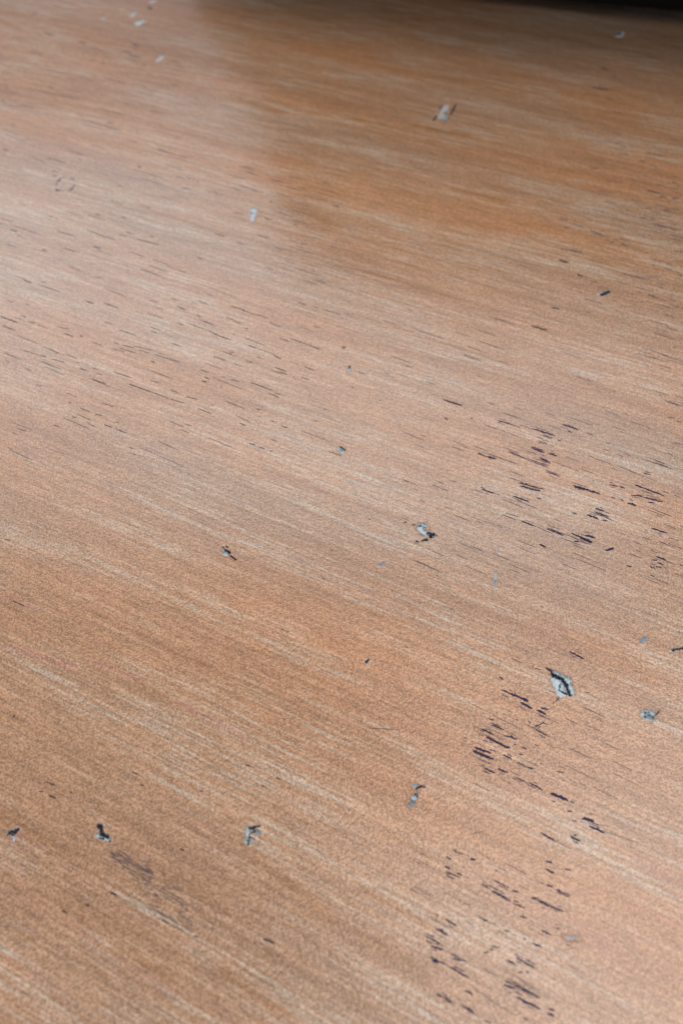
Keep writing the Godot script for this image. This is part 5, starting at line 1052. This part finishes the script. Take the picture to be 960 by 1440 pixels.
func chips() -> Array:
	return [
		["largest chip, pale fibreboard under a dark torn crescent", [[0, 29.43, -54.72, 31.26, -53.46, 0.49], [0, 29.61, -53.35, 30.03, -51.67, 0.71], [0, 30.85, -53.46, 31.28, -51.89, 0.60], [0, 29.25, -53.69, 29.71, -52.78, 0.49], [0, 29.85, -51.22, 30.90, -51.44, 0.23], [2, 28.56, -55.42, 29.21, -54.95, 0.14], [2, 29.29, -54.49, 29.76, -54.26, 0.35], [2, 29.76, -54.26, 30.50, -53.80, 0.33], [2, 30.50, -53.80, 30.96, -52.90, 0.30], [2, 30.96, -52.90, 31.14, -51.39, 0.24], [2, 29.81, -52.17, 30.99, -51.39, 0.09], [2, 30.06, -53.01, 29.80, -52.11, 0.08], [2, 30.06, -53.01, 30.59, -53.12, 0.05], [2, 29.49, -50.89, 28.99, -50.34, 0.06]]],
		["pale blue chip with a dark hooked tear near the middle", [[0, 12.54, -81.18, 13.47, -80.94, 0.43], [0, 12.40, -80.45, 13.28, -79.48, 0.48], [0, 12.90, -78.05, 13.46, -78.05, 0.23], [1, 13.74, -79.36, 14.66, -79.00, 0.23], [1, 14.67, -79.24, 15.03, -79.00, 0.15], [2, 13.66, -79.60, 14.68, -79.36, 0.16], [2, 14.10, -79.12, 14.12, -78.71, 0.28], [2, 13.97, -78.59, 14.83, -78.89, 0.10], [2, 12.62, -78.05, 13.47, -78.23, 0.15], [2, 11.77, -77.82, 12.00, -77.82, 0.13], [2, 12.34, -81.12, 12.63, -81.18, 0.17], [2, 11.40, -81.18, 11.69, -81.24, 0.11], [2, 10.19, -81.76, 10.33, -81.73, 0.11], [2, 12.74, -79.24, 13.08, -79.30, 0.09], [2, 13.74, -82.04, 13.78, -81.30, 0.05]]],
		["small blue-grey square chip near the right edge", [[0, 40.31, -48.57, 41.03, -48.82, 0.35], [0, 40.44, -48.12, 41.29, -47.67, 0.30], [0, 41.59, -48.89, 41.92, -48.31, 0.30], [1, 40.76, -48.44, 41.42, -47.99, 0.26], [2, 40.78, -48.76, 41.20, -48.76, 0.13], [2, 41.62, -48.05, 41.66, -47.99, 0.16], [2, 40.59, -48.25, 40.65, -48.25, 0.13], [2, 41.77, -48.18, 42.66, -48.89, 0.06]]],
		["pale oval chip between two dark slits in front of the black case", [[0, 28.13, -228.11, 27.71, -226.74, 0.61], [1, 28.90, -226.28, 28.24, -224.47, 0.61], [2, 28.60, -228.80, 29.07, -229.49, 0.31], [2, 25.17, -224.25, 26.29, -226.96, 0.30], [2, 27.34, -231.12, 28.60, -233.95, 0.20], [2, 30.29, -228.11, 32.31, -234.42, 0.31], [2, 27.76, -223.58, 29.72, -226.28, 0.24], [3, 29.47, -233.00, 27.37, -226.28, 0.96]]],
		["thin dark slit with a pale nick beside it", [[0, -18.33, -75.42, -17.90, -75.25, 0.33], [0, -18.40, -76.12, -18.17, -75.94, 0.22], [2, -18.60, -76.73, -18.06, -76.20, 0.08], [2, -18.06, -76.20, -17.38, -75.59, 0.19], [2, -17.41, -75.16, -16.81, -74.64, 0.12], [2, -16.81, -74.64, -16.37, -74.30, 0.15], [2, -18.13, -76.99, -17.61, -76.55, 0.06], [2, -18.18, -75.90, -18.14, -75.89, 0.08]]],
		["chip with a bluish tail and a small dark hole", [[0, 9.03, -38.80, 9.69, -38.80, 0.17], [0, 8.88, -37.22, 9.14, -37.35, 0.33], [0, 9.22, -38.60, 9.34, -38.40, 0.18], [1, 8.51, -36.37, 8.98, -36.70, 0.27], [2, 9.47, -38.46, 10.01, -38.73, 0.13], [2, 10.01, -38.70, 10.53, -38.60, 0.05], [2, 9.53, -38.27, 9.57, -38.00, 0.11], [2, 9.16, -37.61, 9.63, -37.87, 0.10], [2, 10.03, -38.07, 10.30, -38.20, 0.07], [2, 9.48, -37.48, 9.55, -37.54, 0.09], [2, 8.56, -37.28, 8.68, -37.15, 0.07]]],
		["pale chip with a zigzag dark crack", [[0, -11.43, -33.47, -11.29, -32.48, 0.26], [0, -11.41, -32.20, -11.52, -31.72, 0.21], [0, -10.89, -31.92, -10.69, -32.20, 0.20], [1, -10.40, -33.19, -10.09, -32.90, 0.26], [2, -11.22, -33.54, -10.00, -33.72, 0.14], [2, -10.99, -33.40, -10.78, -33.40, 0.14], [2, -10.54, -33.15, -11.10, -32.83, 0.09], [2, -11.13, -32.83, -11.22, -32.48, 0.10], [2, -11.14, -32.41, -10.55, -32.27, 0.09], [2, -11.26, -32.06, -11.26, -31.58, 0.10]]],
		["boot-shaped dark chip with a pale lower edge", [[0, -29.57, -32.62, -28.20, -32.20, 0.30], [0, -28.60, -32.62, -28.20, -32.41, 0.21], [2, -29.69, -33.79, -29.33, -33.58, 0.26], [2, -29.33, -33.58, -29.14, -32.83, 0.24], [2, -29.14, -32.83, -28.37, -32.52, 0.19], [2, -29.32, -32.41, -28.87, -32.31, 0.11], [2, -28.03, -31.99, -27.94, -31.97, 0.11]]],
		["small dark chip at the left edge", [[0, -39.67, -32.41, -39.50, -32.20, 0.17], [2, -40.34, -32.94, -39.45, -33.26, 0.24], [2, -39.88, -32.83, -39.53, -33.15, 0.24], [2, -40.61, -32.73, -40.32, -32.83, 0.11]]],
		["white narrow nick in the sheen of the desk", [[0, -20.89, -177.56, -20.59, -176.95, 0.79], [0, -20.76, -175.76, -20.86, -172.80, 0.56], [2, -21.11, -176.29, -20.18, -176.41, 0.13]]],
		["tiny blue nick in the middle of the desk", [[0, -0.50, -98.27, 0.23, -97.46, 0.34], [1, -0.28, -98.07, -0.06, -97.87, 0.24], [2, -0.14, -98.68, 0.59, -97.87, 0.17]]],
		["small blue-black nick at the upper right", [[0, 53.93, -143.58, 54.22, -143.29, 0.31], [1, 54.68, -143.87, 55.25, -144.16, 0.36], [2, 54.66, -143.47, 56.21, -144.63, 0.50]]],
		["faint upright pale scratch", [[1, 23.25, -70.36, 23.08, -69.55, 0.15], [3, 23.43, -71.60, 23.03, -69.14, 0.26], [3, 24.25, -76.29, 24.28, -75.64, 0.19]]],
		["small dark hole near the black case", [[0, 88.87, -284.00, 90.32, -284.49, 0.62], [0, 91.26, -286.99, 91.25, -286.49, 0.47], [2, 89.42, -286.49, 89.84, -286.24, 1.10]]],
		["short dark nick at the right edge", [[0, 46.66, -58.08, 47.47, -58.15, 0.14], [1, 42.96, -59.71, 43.41, -60.26, 0.31], [2, 46.87, -58.26, 48.57, -58.69, 0.17]]],
		["", [[0, 3.49, -56.18, 3.64, -56.12, 0.16], [2, 3.40, -56.40, 3.90, -56.80, 0.16]]],
		["", [[1, 5.91, -73.33, 6.47, -73.74, 0.18], [3, 5.46, -72.86, 5.74, -73.06, 0.18]]],
		["", [[0, 1.38, -120.04, 1.41, -119.80, 0.18], [2, 1.52, -120.29, 1.57, -120.27, 0.20], [2, 0.41, -125.99, 0.46, -125.97, 0.27], [3, 1.38, -120.04, 1.45, -118.57, 0.32]]],
		["blurred pale scuff at the lower right", [[3, 25.21, -21.53, 25.80, -21.46, 0.21], [3, 25.85, -21.41, 26.63, -21.39, 0.17], [3, 25.37, -21.28, 25.97, -21.28, 0.11]]],
		["white speck with a pale smear painting a reflection, at the back left", [[0, -80.15, -299.85, -79.35, -300.33, 0.59], [0, -67.94, -295.56, -66.00, -297.46, 0.97], [0, -67.30, -294.15, -66.52, -294.78, 0.58], [2, -65.84, -309.54, -65.11, -308.70, 0.61], [3, -70.64, -301.79, -70.02, -304.56, 0.80], [3, -66.09, -315.16, -64.91, -316.37, 0.94]]],  # the smear is a bluish reflection put into the colour
		["", [[3, -56.39, -264.71, -55.48, -267.83, 0.69]]],
	]
